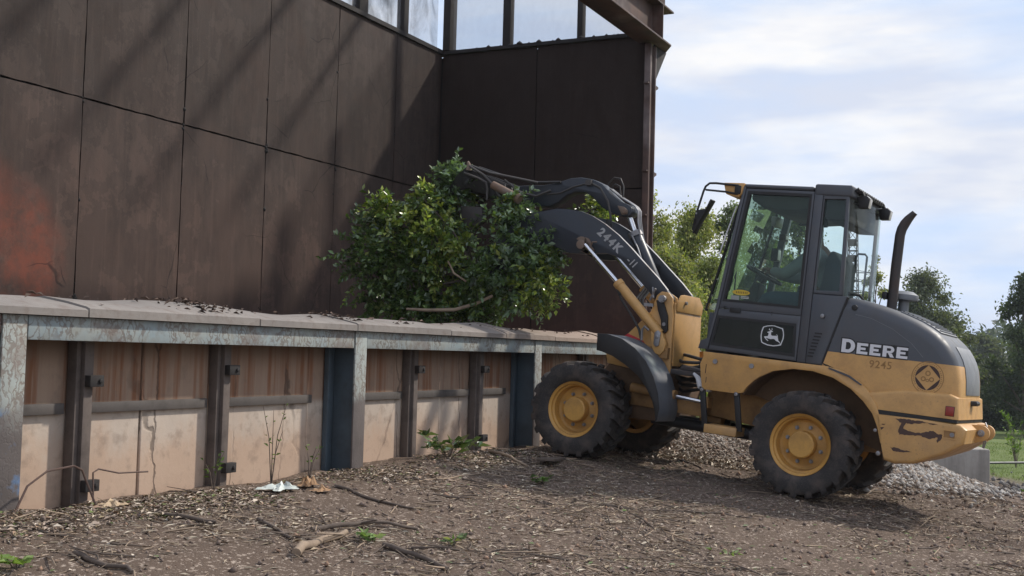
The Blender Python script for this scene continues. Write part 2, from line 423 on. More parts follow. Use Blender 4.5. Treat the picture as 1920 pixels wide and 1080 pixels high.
# scratches
w = t.n('ShaderNodeTexVoronoi', feature='DISTANCE_TO_EDGE'); w.inputs['Scale'].default_value = 1.3
ns = t.n('ShaderNodeMixRGB'); ns.inputs[0].default_value = .12
t.l(p, ns.inputs[1]); nn = t.n('ShaderNodeTexNoise'); nn.inputs['Scale'].default_value = 3; t.l(p, nn.inputs['Vector']); t.l(nn.outputs['Color'], ns.inputs[2])
t.l(ns.outputs[0], w.inputs['Vector'])
crk = t.math('MULTIPLY', t.mapr(w.outputs['Distance'], .008, .002), t.ramp(t.noise(p, 1.1, 2, loc=(4, 2, 7)), .56, .62))
c = t.mix(t.math('MULTIPLY', crk, .6), c, (.016, .014, .014))
t.bump(t.math('ADD', t.math('MULTIPLY', n1, .8), t.math('MULTIPLY', n3, .12)), .35, .03)
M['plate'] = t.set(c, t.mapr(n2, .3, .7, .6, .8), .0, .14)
M['seam'] = paint('burnt_seam', (.012, .011, .011), (.03, .02, .018), .4, .9, kind='P')
M['soot'] = paint('sooty_frame', (.020, .018, .018), (.05, .035, .03), .4, .8, kind='P')

t = NT('rusted_beam'); p = t.pos()
n1 = t.noise(p, 2.2, 6, .65); n2 = t.noise(p, 8, 5, .6, stretch=(1, 1, .3))
c = t.mix(t.ramp(n1, .38, .62), (.055, .038, .034), (.115, .066, .050))
c = t.mix(t.ramp(t.noise(p, 1.3, 4, loc=(2, 3, 1)), .55, .72), c, (.21, .17, .16))
c = t.mix(t.math('MULTIPLY', t.ramp(n2, .5, .75), .5), c, (.025, .020, .020))
M['beam'] = t.set(c, .6, 0, .35)

def meshscreen():
    t = NT('smoked_mesh_screen'); t.t.nodes.remove(t.b); p = t.pos()
    st = t.noise(p, 2.2, 6, .6, stretch=(1, 1, .45), dist=.6); fi = t.noise(p, 9, 5, .6, stretch=(1, 1, .6))
    soot = t.math('MULTIPLY', t.ramp(st, .46, .70), t.mapr(t.sep(p)[0], 14.70, 14.55))
    tr = t.n('ShaderNodeBsdfTransparent'); tr.inputs[0].default_value = (.97, .96, .95, 1)
    df = t.n('ShaderNodeBsdfDiffuse'); t.l(t.mix(soot, (.42, .43, .45), (.06, .06, .06)), df.inputs[0])
    mx = t.n('ShaderNodeMixShader')
    t.l(t.math('ADD', t.math('ADD', .24, t.math('MULTIPLY', soot, .55)), t.math('MULTIPLY', fi, .10)), mx.inputs[0])
    t.l(tr.outputs[0], mx.inputs[1]); t.l(df.outputs[0], mx.inputs[2]); t.l(mx.outputs[0], t.out.inputs[0]); return t.m
M['mesh'] = meshscreen()

t = NT('stained_concrete'); p = t.pos(); xyz = t.sep(p)
n1 = t.noise(p, 1.7, 6, .6); n2 = t.noise(p, 9, 5, .65); st = t.noise(p, 9, 4, .6, stretch=(1, 1, .05)); st2 = t.noise(p, 26, 3, .6, stretch=(1, 1, .04))
c = t.mix(t.ramp(n1, .35, .68), (.45, .375, .315), (.55, .47, .395))
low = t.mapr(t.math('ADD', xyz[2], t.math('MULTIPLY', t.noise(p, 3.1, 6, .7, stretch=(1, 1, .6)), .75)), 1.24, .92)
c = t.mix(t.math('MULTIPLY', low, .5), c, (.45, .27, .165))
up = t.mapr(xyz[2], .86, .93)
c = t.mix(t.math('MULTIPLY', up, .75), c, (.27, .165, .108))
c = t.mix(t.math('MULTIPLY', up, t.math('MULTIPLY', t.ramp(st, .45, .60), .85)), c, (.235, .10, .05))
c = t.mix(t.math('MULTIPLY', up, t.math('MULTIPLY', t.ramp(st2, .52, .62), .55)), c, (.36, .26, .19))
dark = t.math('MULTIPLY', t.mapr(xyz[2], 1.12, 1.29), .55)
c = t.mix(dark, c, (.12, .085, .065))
c = t.mix(t.math('MULTIPLY', t.ramp(n2, .52, .70), .5), c, (.22, .165, .13))
# hairline cracks
w = t.n('ShaderNodeTexVoronoi', feature='DISTANCE_TO_EDGE'); w.inputs['Scale'].default_value = 1.0
mp_ = t.n('ShaderNodeMapping'); mp_.inputs['Scale'].default_value = (1.9, 1, .55)
ns = t.n('ShaderNodeMixRGB'); ns.inputs[0].default_value = .10; nn = t.n('ShaderNodeTexNoise'); nn.inputs['Scale'].default_value = 7; nn.inputs['Detail'].default_value = 5
t.l(p, ns.inputs[1]); t.l(p, nn.inputs['Vector']); t.l(nn.outputs['Color'], ns.inputs[2]); t.l(ns.outputs[0], mp_.inputs[0]); t.l(mp_.outputs[0], w.inputs['Vector'])
crk = t.math('MULTIPLY', t.mapr(w.outputs['Distance'], .016, .004), t.ramp(t.noise(p, 1.4, 3, loc=(1, 8, 3)), .44, .56))
c = t.mix(t.math('MULTIPLY', crk, .62), c, (.06, .045, .038))
t.bump(t.math('SUBTRACT', t.math('ADD', t.math('MULTIPLY', n2, .5), t.math('MULTIPLY', n1, .5)), crk), .5, .012)
M['concrete'] = t.set(c, .9, 0, .2)

def cracked_paint(name, base1, base2, zlo, zhi):
    t = NT(name); p = t.pos(); xyz = t.sep(p)
    n1 = t.noise(p, 3.2, 5, .6); n2 = t.noise(p, 14, 5, .6)
    c = t.mix(t.ramp(n1, .4, .62), base1, base2)
    c = t.mix(t.math('MULTIPLY', t.ramp(n2, .48, .68), .5), c, (.26, .245, .20))
    ns = t.n('ShaderNodeMixRGB'); ns.inputs[0].default_value = .115; nn = t.n('ShaderNodeTexNoise'); nn.inputs['Scale'].default_value = 14; nn.inputs['Detail'].default_value = 5
    t.l(p, ns.inputs[1]); t.l(p, nn.inputs['Vector']); t.l(nn.outputs['Color'], ns.inputs[2])
    mp_ = t.n('ShaderNodeMapping'); mp_.inputs['Scale'].default_value = (27, 27, 8.5); t.l(ns.outputs[0], mp_.inputs[0])
    w = t.n('ShaderNodeTexVoronoi', feature='DISTANCE_TO_EDGE'); w.inputs['Scale'].default_value = 1.; t.l(mp_.outputs[0], w.inputs['Vector'])
    crk = t.math('MULTIPLY', t.mapr(w.outputs['Distance'], .13, .03), t.ramp(t.noise(p, 4.2, 3, loc=(5, 0, 1)), .37, .50))
    c = t.mix(t.math('MULTIPLY', crk, .68), c, (.14, .10, .078))
    peel = t.ramp(t.noise(p, 2.4, 6, .65, loc=(9, 2, 4)), .56, .62)
    c = t.mix(t.math('MULTIPLY', peel, .6), c, (.19, .15, .13))
    worn = t.math('MULTIPLY', t.mapr(t.math('ADD', xyz[2], t.math('MULTIPLY', n1, .5)), zhi, zlo), 1.)
    c = t.mix(worn, c, t.mix(t.ramp(n1, .4, .6), (.135, .115, .108), (.10, .085, .08)))
    blue = t.math('MULTIPLY', t.math('MULTIPLY', worn, t.ramp(t.noise(p, 4.5, 4, loc=(3, 3, 8)), .55, .62)), t.mapr(xyz[0], 5.2, 4.9))
    c = t.mix(t.math('MULTIPLY', blue, .8), c, (.10, .19, .34))
    t.bump(t.math('SUBTRACT', n2, crk), .25, .004)
    return t.set(c, .65, 0, .35)
M['paintbeam'] = cracked_paint('crazed_pale_blue_paint', (.33, .355, .335), (.275, .335, .355), -.2, -.1)
M['paintpost'] = cracked_paint('worn_pale_blue_post', (.32, .355, .34), (.31, .33, .31), 1.08, 1.28)
M['bluesteel'] = paint('dull_blue_steel', (.075, .105, .13), (.05, .052, .055), .7, .6, scale=3, kind='P')
M['darkpost'] = paint('dark_rusty_post', (.125, .098, .084), (.05, .04, .036), .7, .75, scale=5, kind='P')
M['band'] = paint('grey_steel_band', (.095, .082, .075), (.045, .04, .036), .6, .7, scale=7, kind='P')
t = NT('fired_clay_cap'); p = t.pos(); n1 = t.noise(p, 1.4, 5, .6); n2 = t.noise(p, 11, 6, .7)
c = t.mix(t.ramp(n1, .38, .62), (.222, .203, .188), (.28, .254, .232))
c = t.mix(t.math('MULTIPLY', t.mapr(t.sep(p)[0], 8.5, 13), .55), c, (.42, .29, .21))
c = t.mix(t.math('MULTIPLY', t.ramp(n2, .5, .72), .6), c, (.16, .115, .095))
t.bump(n2, .5, .01); M['cap'+'slab'] = t.set(c, .92, 0, .2)

# ------------------------------------------------------------------ long steel wall
WY, WX, HB_Y = 8.35, 14.75, 5.2
TOP = 5.53
wall = thing('steel_wall', (9, WY, .3), 'long soot-brown wall of tall steel plates closing the back of the burn pit', 'wall')
OFF = (-9, -WY, -.3)
def plate(mb, x0, x1, z0, z1, y, bow=.012, n=6, seed=0):
    n = 18; r = random.Random(seed); ph = r.random() * 6; vs = []; fs = []
    jx = [[r.uniform(-.006, .002) for _ in range(n + 1)] for _ in range(4)]
    for k, th in ((0, 0), (1, .012)):
        for i in range(n + 1):
            for j in range(n + 1):
                u, v = i / n, j / n
                b = -bow * (math.sin(PI * u) * math.sin(PI * v) * (r.random() * 0 + 1) + .35 * math.sin(3 * u + ph) * math.sin(4 * v + ph))
                xx_ = x0 + (x1 - x0) * u; zz_ = z0 + (z1 - z0) * v
                if i == 0: xx_ -= jx[0][j]
                if i == n: xx_ += jx[1][j]
                if j == 0: zz_ -= jx[2][i]
                if j == n: zz_ += jx[3][i]
                vs.append((xx_, y + b + th, zz_))
    N = (n + 1) * (n + 1)
    for i in range(n):
        for j in range(n):
            a = i * (n + 1) + j; q = [a, a + n + 1, a + n + 2, a + 1]
            fs += [q, [x + N for x in q[::-1]]]
    rim = [i * (n + 1) for i in range(n + 1)] + [n * (n + 1) + j for j in range(1, n + 1)] + [i * (n + 1) + n for i in range(n - 1, -1, -1)] + [j for j in range(n - 1, 0, -1)]
    for a, b in zip(rim, rim[1:] + rim[:1]): fs.append([a, b, b + N, a + N])
    return mb.add(vs, fs)
MB().box(1.0, WX, WY + .035, WY + .10, .3, TOP - .03).build('backing_sheet', M['seam'], wall, off=OFF)
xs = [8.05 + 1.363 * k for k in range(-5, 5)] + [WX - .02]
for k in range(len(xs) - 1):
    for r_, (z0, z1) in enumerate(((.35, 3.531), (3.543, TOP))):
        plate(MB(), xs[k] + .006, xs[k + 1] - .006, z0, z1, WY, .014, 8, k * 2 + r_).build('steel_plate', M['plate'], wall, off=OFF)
scar = MB(); rs_ = random.Random(12)
for k in range(90):
    xx = xs[rs_.randrange(3, len(xs) - 1)]; zz = rs_.choice([rs_.uniform(1.5, 5.4), 3.536 + rs_.gauss(0, .05), 1.62 + rs_.random() * .1]); s = rs_.uniform(.008, .028)
    scar.lathe([(.001, -s * .5), (s * .6, -s * .3), (s, .002)], 7, 'y', (xx + rs_.gauss(0, .012), WY - .001, zz))
scar.build('weld_scars', M['seam'], wall, off=OFF)
top_rail = MB()
top_rail.box(1.0, WX, WY - .03, WY + .12, TOP + .003, TOP + .06)
top_rail.build('top_rail', M['soot'], wall, off=OFF)
for i, px in enumerate([12.64, 13.69, 11.59, 10.54, 9.49, 8.44]):
    h = .10 if i % 2 == 0 else .06
    MB().box(px - h, px + h, WY - .02, WY + .10, TOP + .063, 7.0).build('upper_post', M['soot'], wall, .006, off=OFF)
def wavy(mb, a0, a1, z0, z1, fixed, axis):
    n, m = 14, 10; vs = []; fs = []
    for i in range(n + 1):
        for j in range(m + 1):
            u = a0 + (a1 - a0) * i / n; z = z0 + (z1 - z0) * j / m
            d = .025 * math.sin(u * 7 + z * 2) * math.sin(PI * i / n) + .018 * math.sin(u * 13 - z * 3) * math.sin(PI * i / n)
            vs.append((u, fixed + d, z) if axis == 'x' else (fixed + d * .5, u, z))
    for i in range(n):
        for j in range(m):
            a = i * (m + 1) + j; fs.append((a, a + m + 1, a + m + 2, a + 1))
    return mb.add(vs, fs)
ps = [8.44, 9.49, 10.54, 11.59, 12.64, 13.69, 14.70]
for a, b in zip(ps[:-1], ps[1:]):
    wavy(MB(), a + .05, b - .05, TOP + .063, 7.0, WY + .04, 'x').build('mesh_screen', M['mesh'], wall, off=OFF)

# ------------------------------------------------------------------ end wall
ew = thing('end_wall', (WX, 6.7, .3), 'dark shaded end wall of the burn pit, with an open mesh frame along its top', 'wall')
OFE = (-WX, -6.7, -.3)
MB().box(WX + .035, WX + .09, 5.25, WY + .1, .3, TOP - .03).build('backing_sheet', M['seam'], ew, off=OFE)
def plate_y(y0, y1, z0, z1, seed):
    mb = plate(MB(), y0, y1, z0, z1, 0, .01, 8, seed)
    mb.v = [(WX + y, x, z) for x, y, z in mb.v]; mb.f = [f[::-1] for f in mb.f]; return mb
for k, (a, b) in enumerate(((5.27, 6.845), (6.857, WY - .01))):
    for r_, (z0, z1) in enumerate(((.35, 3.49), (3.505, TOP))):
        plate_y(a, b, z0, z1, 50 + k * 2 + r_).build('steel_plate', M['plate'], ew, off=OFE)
MB().box(WX - .04, WX + .12, 5.25, WY + .1, TOP + .003, TOP + .05).build('top_rail', M['soot'], ew, off=OFE)
lump = MB()
for i in range(26):
    yy = 5.3 + random.random() * 2.9; s = .01 + .03 * random.random() ** 2
    lump.lathe([(0.001, s), (s, .3 * s), (s * 1.3, -s * .2), (.001, -s * .3)], 6, 'z', (WX - .02, yy, TOP + .05 + s * .25))
lump.build('cinders', M['soot'], ew, off=OFE)
for yy, h in ((7.33, .06), (6.22, .04)):
    MB().box(WX - .02, WX + .10, yy - h, yy + h, TOP + .053, 7.0).build('upper_post', M['soot'], ew, .006, off=OFE)
MB().box(WX - .06, WX + .14, WY - .14, WY - .025, TOP + .053, 7.0).build('corner_post', M['soot'], ew, .006, off=OFE)
for a, b in ((5.3, 6.18), (6.26, 7.27), (7.39, WY - .14)):
    wavy(MB(), a, b, TOP + .053, 7.0, WX + .05, 'y').build('mesh_screen', M['mesh'], ew, off=OFE)
# front column of the end wall: an H section with clips on its outer side
cb = MB()
cb.box(14.64, 14.665, 5.16, 5.245, .2, 5.40); cb.box(14.845, 14.87, 5.16, 5.245, .2, 5.40); cb.box(14.668, 14.842, 5.20, 5.215, .2, 5.40)
cb.build('front_column', M['beam'], ew, .003, off=OFE)
for zz in (4.86, 3.70, 3.12):
    m_ = MB(); m_.prism([(14.873, zz - .05), (14.99, zz + .0), (14.99, zz + .025), (14.873, zz + .03)], 5.17, 5.235); m_.box(14.59, 14.637, 5.17, 5.235, zz, zz + .02)
    m_.build('clip', M['beam'], ew, off=OFE)
gp = MB(); gp.prism([(14.873, 4.90), (15.36, 5.435), (14.873, 5.435)], 5.19, 5.21); gp.build('gusset', M['soot'], ew, off=OFE)

# ------------------------------------------------------------------ header beam across the open front, joists over the pit
hb = thing('header_beam', (9, HB_Y, 5.45), 'rusty I-beam spanning high above the open front of the burn pit', 'beam')
OFH = (-9, -HB_Y, -5.45)
fl = MB(); fl.prism([(1.5, 5.0), (15.05, 5.02), (15.36, 5.2), (15.36, 5.38), (1.5, 5.38)], 5.44, 5.465, 'z'); fl.build('lower_flange', M['beam'], hb, .004, off=OFH)
wb = MB(); wb.prism([(1.5, 5.468), (15.20, 5.468), (15.12, 5.92), (1.5, 5.92)], 5.18, 5.205); wb.build('web', M['beam'], hb, .002, off=OFH)
MB().box(1.5, 15.2, 5.04, 5.38, 5.923, 5.948).build('upper_flange', M['beam'], hb, .004, off=OFH)
for xx in (14.72, 11.5, 8.2):
    MB().box(xx, xx + .02, 5.03, 5.177, 5.468, 5.92).build('stiffener', M['beam'], hb, off=OFH)
bl = MB()
for zz in (5.58, 5.70): bl.box(14.86, 14.98, 5.165, 5.179, zz, zz + .025)
bl.build('slot', M['seam'], hb, off=OFH)
MB().box(14.94, 15.12, 5.14, 5.30, 5.951, 7.2).build('head_post', M['beam'], hb, .006, off=OFH)
MB().box(14.2, 14.92, 5.16, 5.19, 5.951, 6.5).build('head_plate', M['beam'], hb, .003, off=OFH)
for k in range(7):
    xx = 14.0 - 1.36 * k
    j = MB()
    for dx_ in (-.05, .05): j.cyl((xx + dx_, 5.25, 7.10), (xx + dx_, WY + .1, 7.10), .022, 8)
    for q in range(9): j.cyl((xx - .05, 5.3 + .36 * q, 7.10), (xx + .05, 5.48 + .36 * q, 7.10), .012, 6)
    o = j.build('roof_joist', M['beam'])
    tag(o, 'thin open steel joist crossing over the open top of the burn pit', 'joist', 'joists over the burn pit')

# ------------------------------------------------------------------ low retaining wall with a cap
lw = thing('retaining_wall', (8, 4.95, .35), 'low rust-stained concrete retaining wall in a pale blue steel frame with a warped cap', 'wall')
OFW = (-8, -4.95, -.35)
FY = 4.95
POST = [4.315, 7.555, 10.795]
PX1 = 15.0
cuts = [2.0, 4.315 - 0, 7.555, 10.795, PX1]
pan = [2.0, 3.3, 4.55, 5.59, 6.20, 7.32, 7.62, 8.66, 9.32, 9.90, 10.85, 12.0, 13.4, PX1]
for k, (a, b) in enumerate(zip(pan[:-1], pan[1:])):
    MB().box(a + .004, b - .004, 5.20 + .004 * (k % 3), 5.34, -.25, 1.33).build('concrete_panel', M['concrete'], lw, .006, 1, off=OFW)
MB().box(2, PX1, 5.345, 5.40, -.2, 1.30).build('backing', M['seam'], lw, off=OFW)
for a, b in ((2.0, 4.30), (4.475, 4.955), (5.125, 6.165), (6.335, 7.33), (7.72, 8.62), (8.79, 9.83), (10.0, 10.60), (10.95, 12.4), (12.6, PX1)):
    MB().box(a, b, 5.172, 5.198, .885, .945).build('steel_band', M['band'], lw, .003, off=OFW)
for k, x in enumerate(POST):
    m_ = MB(); m_.box(x, x + .155, FY, FY + .016, -.1, 1.425); m_.build('post_flange', M['paintpost'], lw, .003, off=OFW)
    m_ = MB(); m_.box(x + .060, x + .078, FY + .018, 5.19, -.1, 1.30); m_.box(x - .045, x - .008, 5.155, 5.197, -.1, 1.298)
    m_.box(x - .006, x + .05, 5.17, 5.195, -.1, 1.298); m_.build('post_web', M['bluesteel'], lw, .002, off=OFW)
for k, x in enumerate((4.965, 6.175, 8.63, 9.84, 12.45)):
    m_ = MB(); m_.box(x + .02, x + .055, 5.125, 5.195, -.15, 1.298); m_.box(x + .058, x + .125, 5.10, 5.195, -.15, 1.298); m_.box(x + .128, x + .145, 5.13, 5.195, -.15, 1.298)
    m_.build('mid_post', M['darkpost'], lw, .003, off=OFW)
    for zz in ((1.04, .45) if k == 0 else ((1.10, .46) if k in (1, 3) else (1.10,))):
        m_ = MB(); m_.box(x + .06, x + .165, 5.055, 5.098, zz, zz + .065); m_.cyl((x + .135, 5.045, zz + .033), (x + .135, 5.054, zz + .033), .014, 8)
        m_.build('bracket', M['soot'], lw, .003, off=OFW)
ed = [2.0] + [v for x in POST for v in (x - .012, x + .167)] + [PX1]
for a, b in zip(ed[::2], ed[1::2]):
    m_ = MB(); m_.box(a, b, FY + .006, FY + .03, 1.297, 1.425); m_.box(a, b, FY + .033, 5.19, 1.30, 1.316); m_.build('edge_beam', M['paintbeam'], lw, .004, off=OFW)
# cap: warped slabs that tilt towards the viewer, each with its own crest
cr = [(2.0, 1.53), (4.6, 1.535), (5.3, 1.535), (6.1, 1.565), (6.55, 1.535), (7.05, 1.528), (7.7, 1.545), (8.2, 1.525), (8.75, 1.54), (9.2, 1.528), (9.7, 1.565), (10.3, 1.565), (10.9, 1.53), (11.4, 1.55), (12.0, 1.535), (12.7, 1.56), (13.4, 1.54), (PX1, 1.53)]
def crest(x): return float(np.interp(x, [a for a, _ in cr], [b for _, b in cr]))
sl_ = [2.0, 3.6, 4.85, 6.35, 7.52, 8.98, 10.05, 11.2, 12.6, PX1]
for k, (a, b) in enumerate(zip(sl_[:-1], sl_[1:])):
    n = 10; vs = []; fs = []; dz = (.004, -.004, .006, 0, .008, -.003)[k % 6]
    prof = lambda x: [(FY - .035, 1.428), (FY - .035, 1.470 + dz), (FY - .015, 1.480 + dz), (FY + .12, 1.480 + (crest(x) - 1.48) * .55 + dz + .004 * math.sin(x * 9)), (FY + .30, crest(x) + dz + .006 * math.sin(x * 7)), (FY + .55, crest(x) - .02), (FY + .55, 1.428)]
    for i in range(n + 1):
        x = a + .006 + (b - a - .012) * i / n
        skew = .10 * (1 if k % 2 else .6)
        for y, z in prof(x): vs.append((x + (y - FY) * -skew, y, z))
    q = 7
    for i in range(n):
        for j in range(q): fs.append((i * q + j, i * q + (j + 1) % q, (i + 1) * q + (j + 1) % q, (i + 1) * q + j))
    fs += [list(range(q)), list(range(n * q, n * q + q))[::-1]]
    MB().add(vs, fs).build('cap_slab', M['capslab'], lw, angle=30, off=OFW)

# ------------------------------------------------------------------ wheel loader
ly, lp, lr = 1.48118889, .08971452, .02728524
AX = Vector((math.cos(ly) * math.cos(lp), math.sin(ly) * math.cos(lp), math.sin(lp)))
AY0 = Vector((-math.sin(ly), math.cos(ly), 0)); AZ0 = AX.cross(AY0)
AY = AY0 * math.cos(lr) + AZ0 * math.sin(lr); AZ = AX.cross(AY)
LO = Vector((10.73903, 2.05769, .57938)) - AZ * .45
LM = Matrix(((AX.x, AY.x, AZ.x, LO.x), (AX.y, AY.y, AZ.y, LO.y), (AX.z, AY.z, AZ.z, LO.z), (0, 0, 0, 1)))
ld = thing('wheel_loader', None, 'yellow and charcoal articulated wheel loader reaching over the wall with a bush in its grapple', 'loader', mw=LM)
OL = (0, 0, .45)
def P(mb, name, mat, parent=ld, bevel=0., seg=2, angle=40): return mb.build(name, mat, parent, bevel, seg, angle, off=OL)
NY, FYC = .66, -.52           # near and far side of the cab and hood
Yc = (NY + FYC) / 2

# --- wheels
def make_wheel(x, y, flip):
    w = MB()   # disc and hub
    w.lathe([(.001, .150), (.100, .150), (.110, .142), (.112, .050), (.118, .046), (.185, .040), (.205, .050), (.205, .030), (.001, .02)], 40)
    wo = w.build('wheel', M['rimyellow'], ld, angle=30)
    wo.location = (x, y, .45); wo.rotation_euler = (0, 0, PI if flip else 0)
    r = MB(); r.lathe([(.205, .02), (.206, .060), (.216, .085), (.218, .115), (.232, .125), (.236, .150), (.247, .156), (.255, .168), (.257, .160), (.248, .145), (.240, .10), (.230, -.10), (.24, -.16), (.2, -.16)], 48)
    r.build('rim', M['rimyellow'], wo, angle=30)
    ty = MB()
    pr = [(.243, .150), (.262, .168), (.275, .180), (.300, .192), (.335, .197), (.365, .196), (.392, .190), (.406, .181), (.411, .160), (.412, .08), (.412, 0)]
    pr = pr + [(a, -b) for a, b in pr[-2::-1]]
    ty.lathe(pr, 72)
    nl = 20
    for sgn in (1, -1):
        for i in range(nl):
            a0 = 2 * PI * (i + (.5 if sgn < 0 else 0)) / nl
            vs = []; st = [(.194, .412, 0), (.184, .434, .015), (.150, .444, .05), (.075, .447, .13), (-.012, .447, .19)]
            for yy, rr, tw in st:
                hw = .060 if yy > .1 else .052
                for da, rb in ((-hw, 0), (hw, 0), (hw * 1.12, -.05), (-hw * 1.12, -.05)):
                    a = a0 + tw * 1.0 + da; q = rr + rb
                    vs.append((q * math.cos(a), yy * sgn, q * math.sin(a)))
            fs = [[k * 4 + j, k * 4 + (j + 1) % 4, (k + 1) * 4 + (j + 1) % 4, (k + 1) * 4 + j] for k in range(len(st) - 1) for j in range(4)]
            fs += [[0, 1, 2, 3], [16 + j for j in (3, 2, 1, 0)]]
            ty.add(vs, fs)
    ty.build('tyre', M['tyre'], wo, angle=28)
    for k in range(8):
        a = 2 * PI * (k + .35) / 8; c, s = .150 * math.cos(a), .150 * math.sin(a)
        b = MB(); b.cyl((c, .040, s), (c, .052, s), .017, 12); b.cyl((c, .052, s), (c, .070, s), .012, 6); b.build('wheel_nut', M['steel'], wo)
    return wo
for x in (0, 2.125):
    make_wheel(x, .673, False); make_wheel(x, -.673, True)
for x in (0, 2.125):
    m_ = MB(); m_.tube([(x, -.50, 0), (x, -.30, 0), (x, -.16, 0), (x, 0, 0), (x, .16, 0), (x, .30, 0), (x, .50, 0)], [.12, .095, .12, .19, .12, .095, .12], 20)
    P(m_, 'axle', M['yellow_dirty'])
m_ = MB(); m_.cyl((.15, 0, .0), (1.98, 0, .0), .045, 14); m_.cyl((.9, 0, 0), (1.15, 0, 0), .085, 14); P(m_, 'drive_shaft', M['greasy'])
m_ = MB(); m_.cyl((.5, .30, -.02), (1.6, .22, -.01), .05, 12); P(m_, 'underside_pipe', M['black'])

# --- rear frame, articulation, front frame
m_ = MB(); m_.prism([(-.60, .30), (-.60, .0), (-.25, -.02), (.5, .05), (1.0, .10), (1.02, .34), (.6, .50), (0, .62)], -.30, .30); P(m_, 'rear_frame', M['yellow_dirty'], bevel=.01)
m_ = MB(); m_.cyl((1.08, 0, -.02), (1.08, 0, .72), .085, 18); m_.box(.95, 1.16, -.17, .17, .50, .56); m_.box(.95, 1.16, -.17, .17, .02, .08); P(m_, 'articulation_joint', M['yellow_dirty'], bevel=.006)
m_ = MB(); m_.prism([(1.42, .46), (1.40, .30), (1.42, .02), (1.5, -.02), (2.35, -.05), (2.45, .10), (2.40, .28), (2.06, .40), (1.96, .56), (1.4, .47)], -.40, .40); P(m_, 'front_frame', M['liner'], bevel=.012)
m_ = MB(); m_.prism([(1.00, .08), (1.75, .10), (1.75, .24), (1.42, .27), (1.02, .20)], .40, .43); P(m_, 'frame_rail', M['yellow_dirty'], bevel=.006)
sc_ = MB(); sc_.cyl((1.30, .50, .235), (1.72, .50, .26), .045, 16); sc_.cyl((1.28, .50, .234), (1.32, .50, .236), .055, 16); sc = P(sc_, 'steering_cylinder', M['yellow_dirty'])
m_ = MB(); m_.cyl((1.0, .50, .218), (1.28, .50, .234), .020, 12); P(m_, 'piston_rod', M['chrome'], sc)
m_ = MB(); m_.box(.94, 1.01, .44, .56, .17, .27); P(m_, 'rod_eye', M['yellow_dirty'], sc, bevel=.012)
m_ = MB()
for k in range(9):
    z0 = .30 + .035 * k; y0 = .10 + .03 * (k % 4)
    m_.tube([(1.50, y0, z0 + .04), (1.35, y0 + .06, z0 - .03 + .03 * (k % 3)), (1.2, y0 + .08, z0 + .01), (1.02, y0 + .02, z0 + .08 - .03 * (k % 2)), (.9, y0, z0 + .05)], .016, 7)
P(m_, 'hose_bundle', M['hose'])
m_ = MB(); m_.tube([(1.13, .50, .46), (1.08, .52, .43), (1.04, .53, .36), (1.0, .53, .335), (.94, .53, .335)], [.012, .022, .034, .028, .02], 8); P(m_, 'hose_sleeve', M['white'])
m_ = MB(); m_.box(1.0, 1.36, -.3, .50, .43, .475); m_.prism([(1.02, .478), (1.30, .478), (1.26, .52), (1.10, .50)], .1, .46); P(m_, 'cross_plate', M['exhaust'], bevel=.006)

# --- tower, arms, cylinders
TW = [(1.655, .98), (1.615, 1.13), (1.57, 1.17), (1.50, 1.165), (1.455, 1.12), (1.43, .95), (1.40, .50), (1.39, .43), (1.62, .41), (2.04, .45), (2.08, .59), (1.96, .66), (1.86, .75), (1.76, .86)]
for s, nm in ((1, .415), (-1, -.28)):
    y0, y1 = (nm - .03, nm) if s > 0 else (nm, nm + .03)
    m_ = MB(); m_.prism(TW, y0, y1); P(m_, 'tower_plate', M['yellow'], bevel=.006)
    m_ = MB(); m_.prism([(1.63, 1.02), (1.60, 1.12), (1.535, 1.165), (1.47, 1.13), (1.455, 1.05), (1.56, .70), (1.62, .62)], (nm - .155) if s > 0 else nm + .13, (nm - .13) if s > 0 else nm + .155); P(m_, 'inner_tower_plate', M['yellow'], bevel=.004)
m_ = MB(); m_.prism([(1.445, 1.08), (1.40, .50), (1.385, .50), (1.43, 1.08)], -.249, .384); P(m_, 'tower_back_plate', M['yellow'], bevel=.003)
m_ = MB()
m_.prism([(-.24, 1.00), (.36, 1.00), (.36, 1.09), (.30, 1.155), (.22, 1.165), (-.14, 1.165), (-.24, 1.09)], 1.412, 1.430, 'x'); P(m_, 'tower_top_plate', M['yellow'], bevel=.004)
for yy, zz in ((.2, 1.09), (.02, .62), (.06, .62)):
    m_ = MB(); m_.cyl((1.392 if zz > 1 else 1.386, yy, zz), (1.416 if zz > 1 else 1.402, yy, zz), .016 if zz > 1 else .006, 10); P(m_, 'tower_bolt', M['steel'])

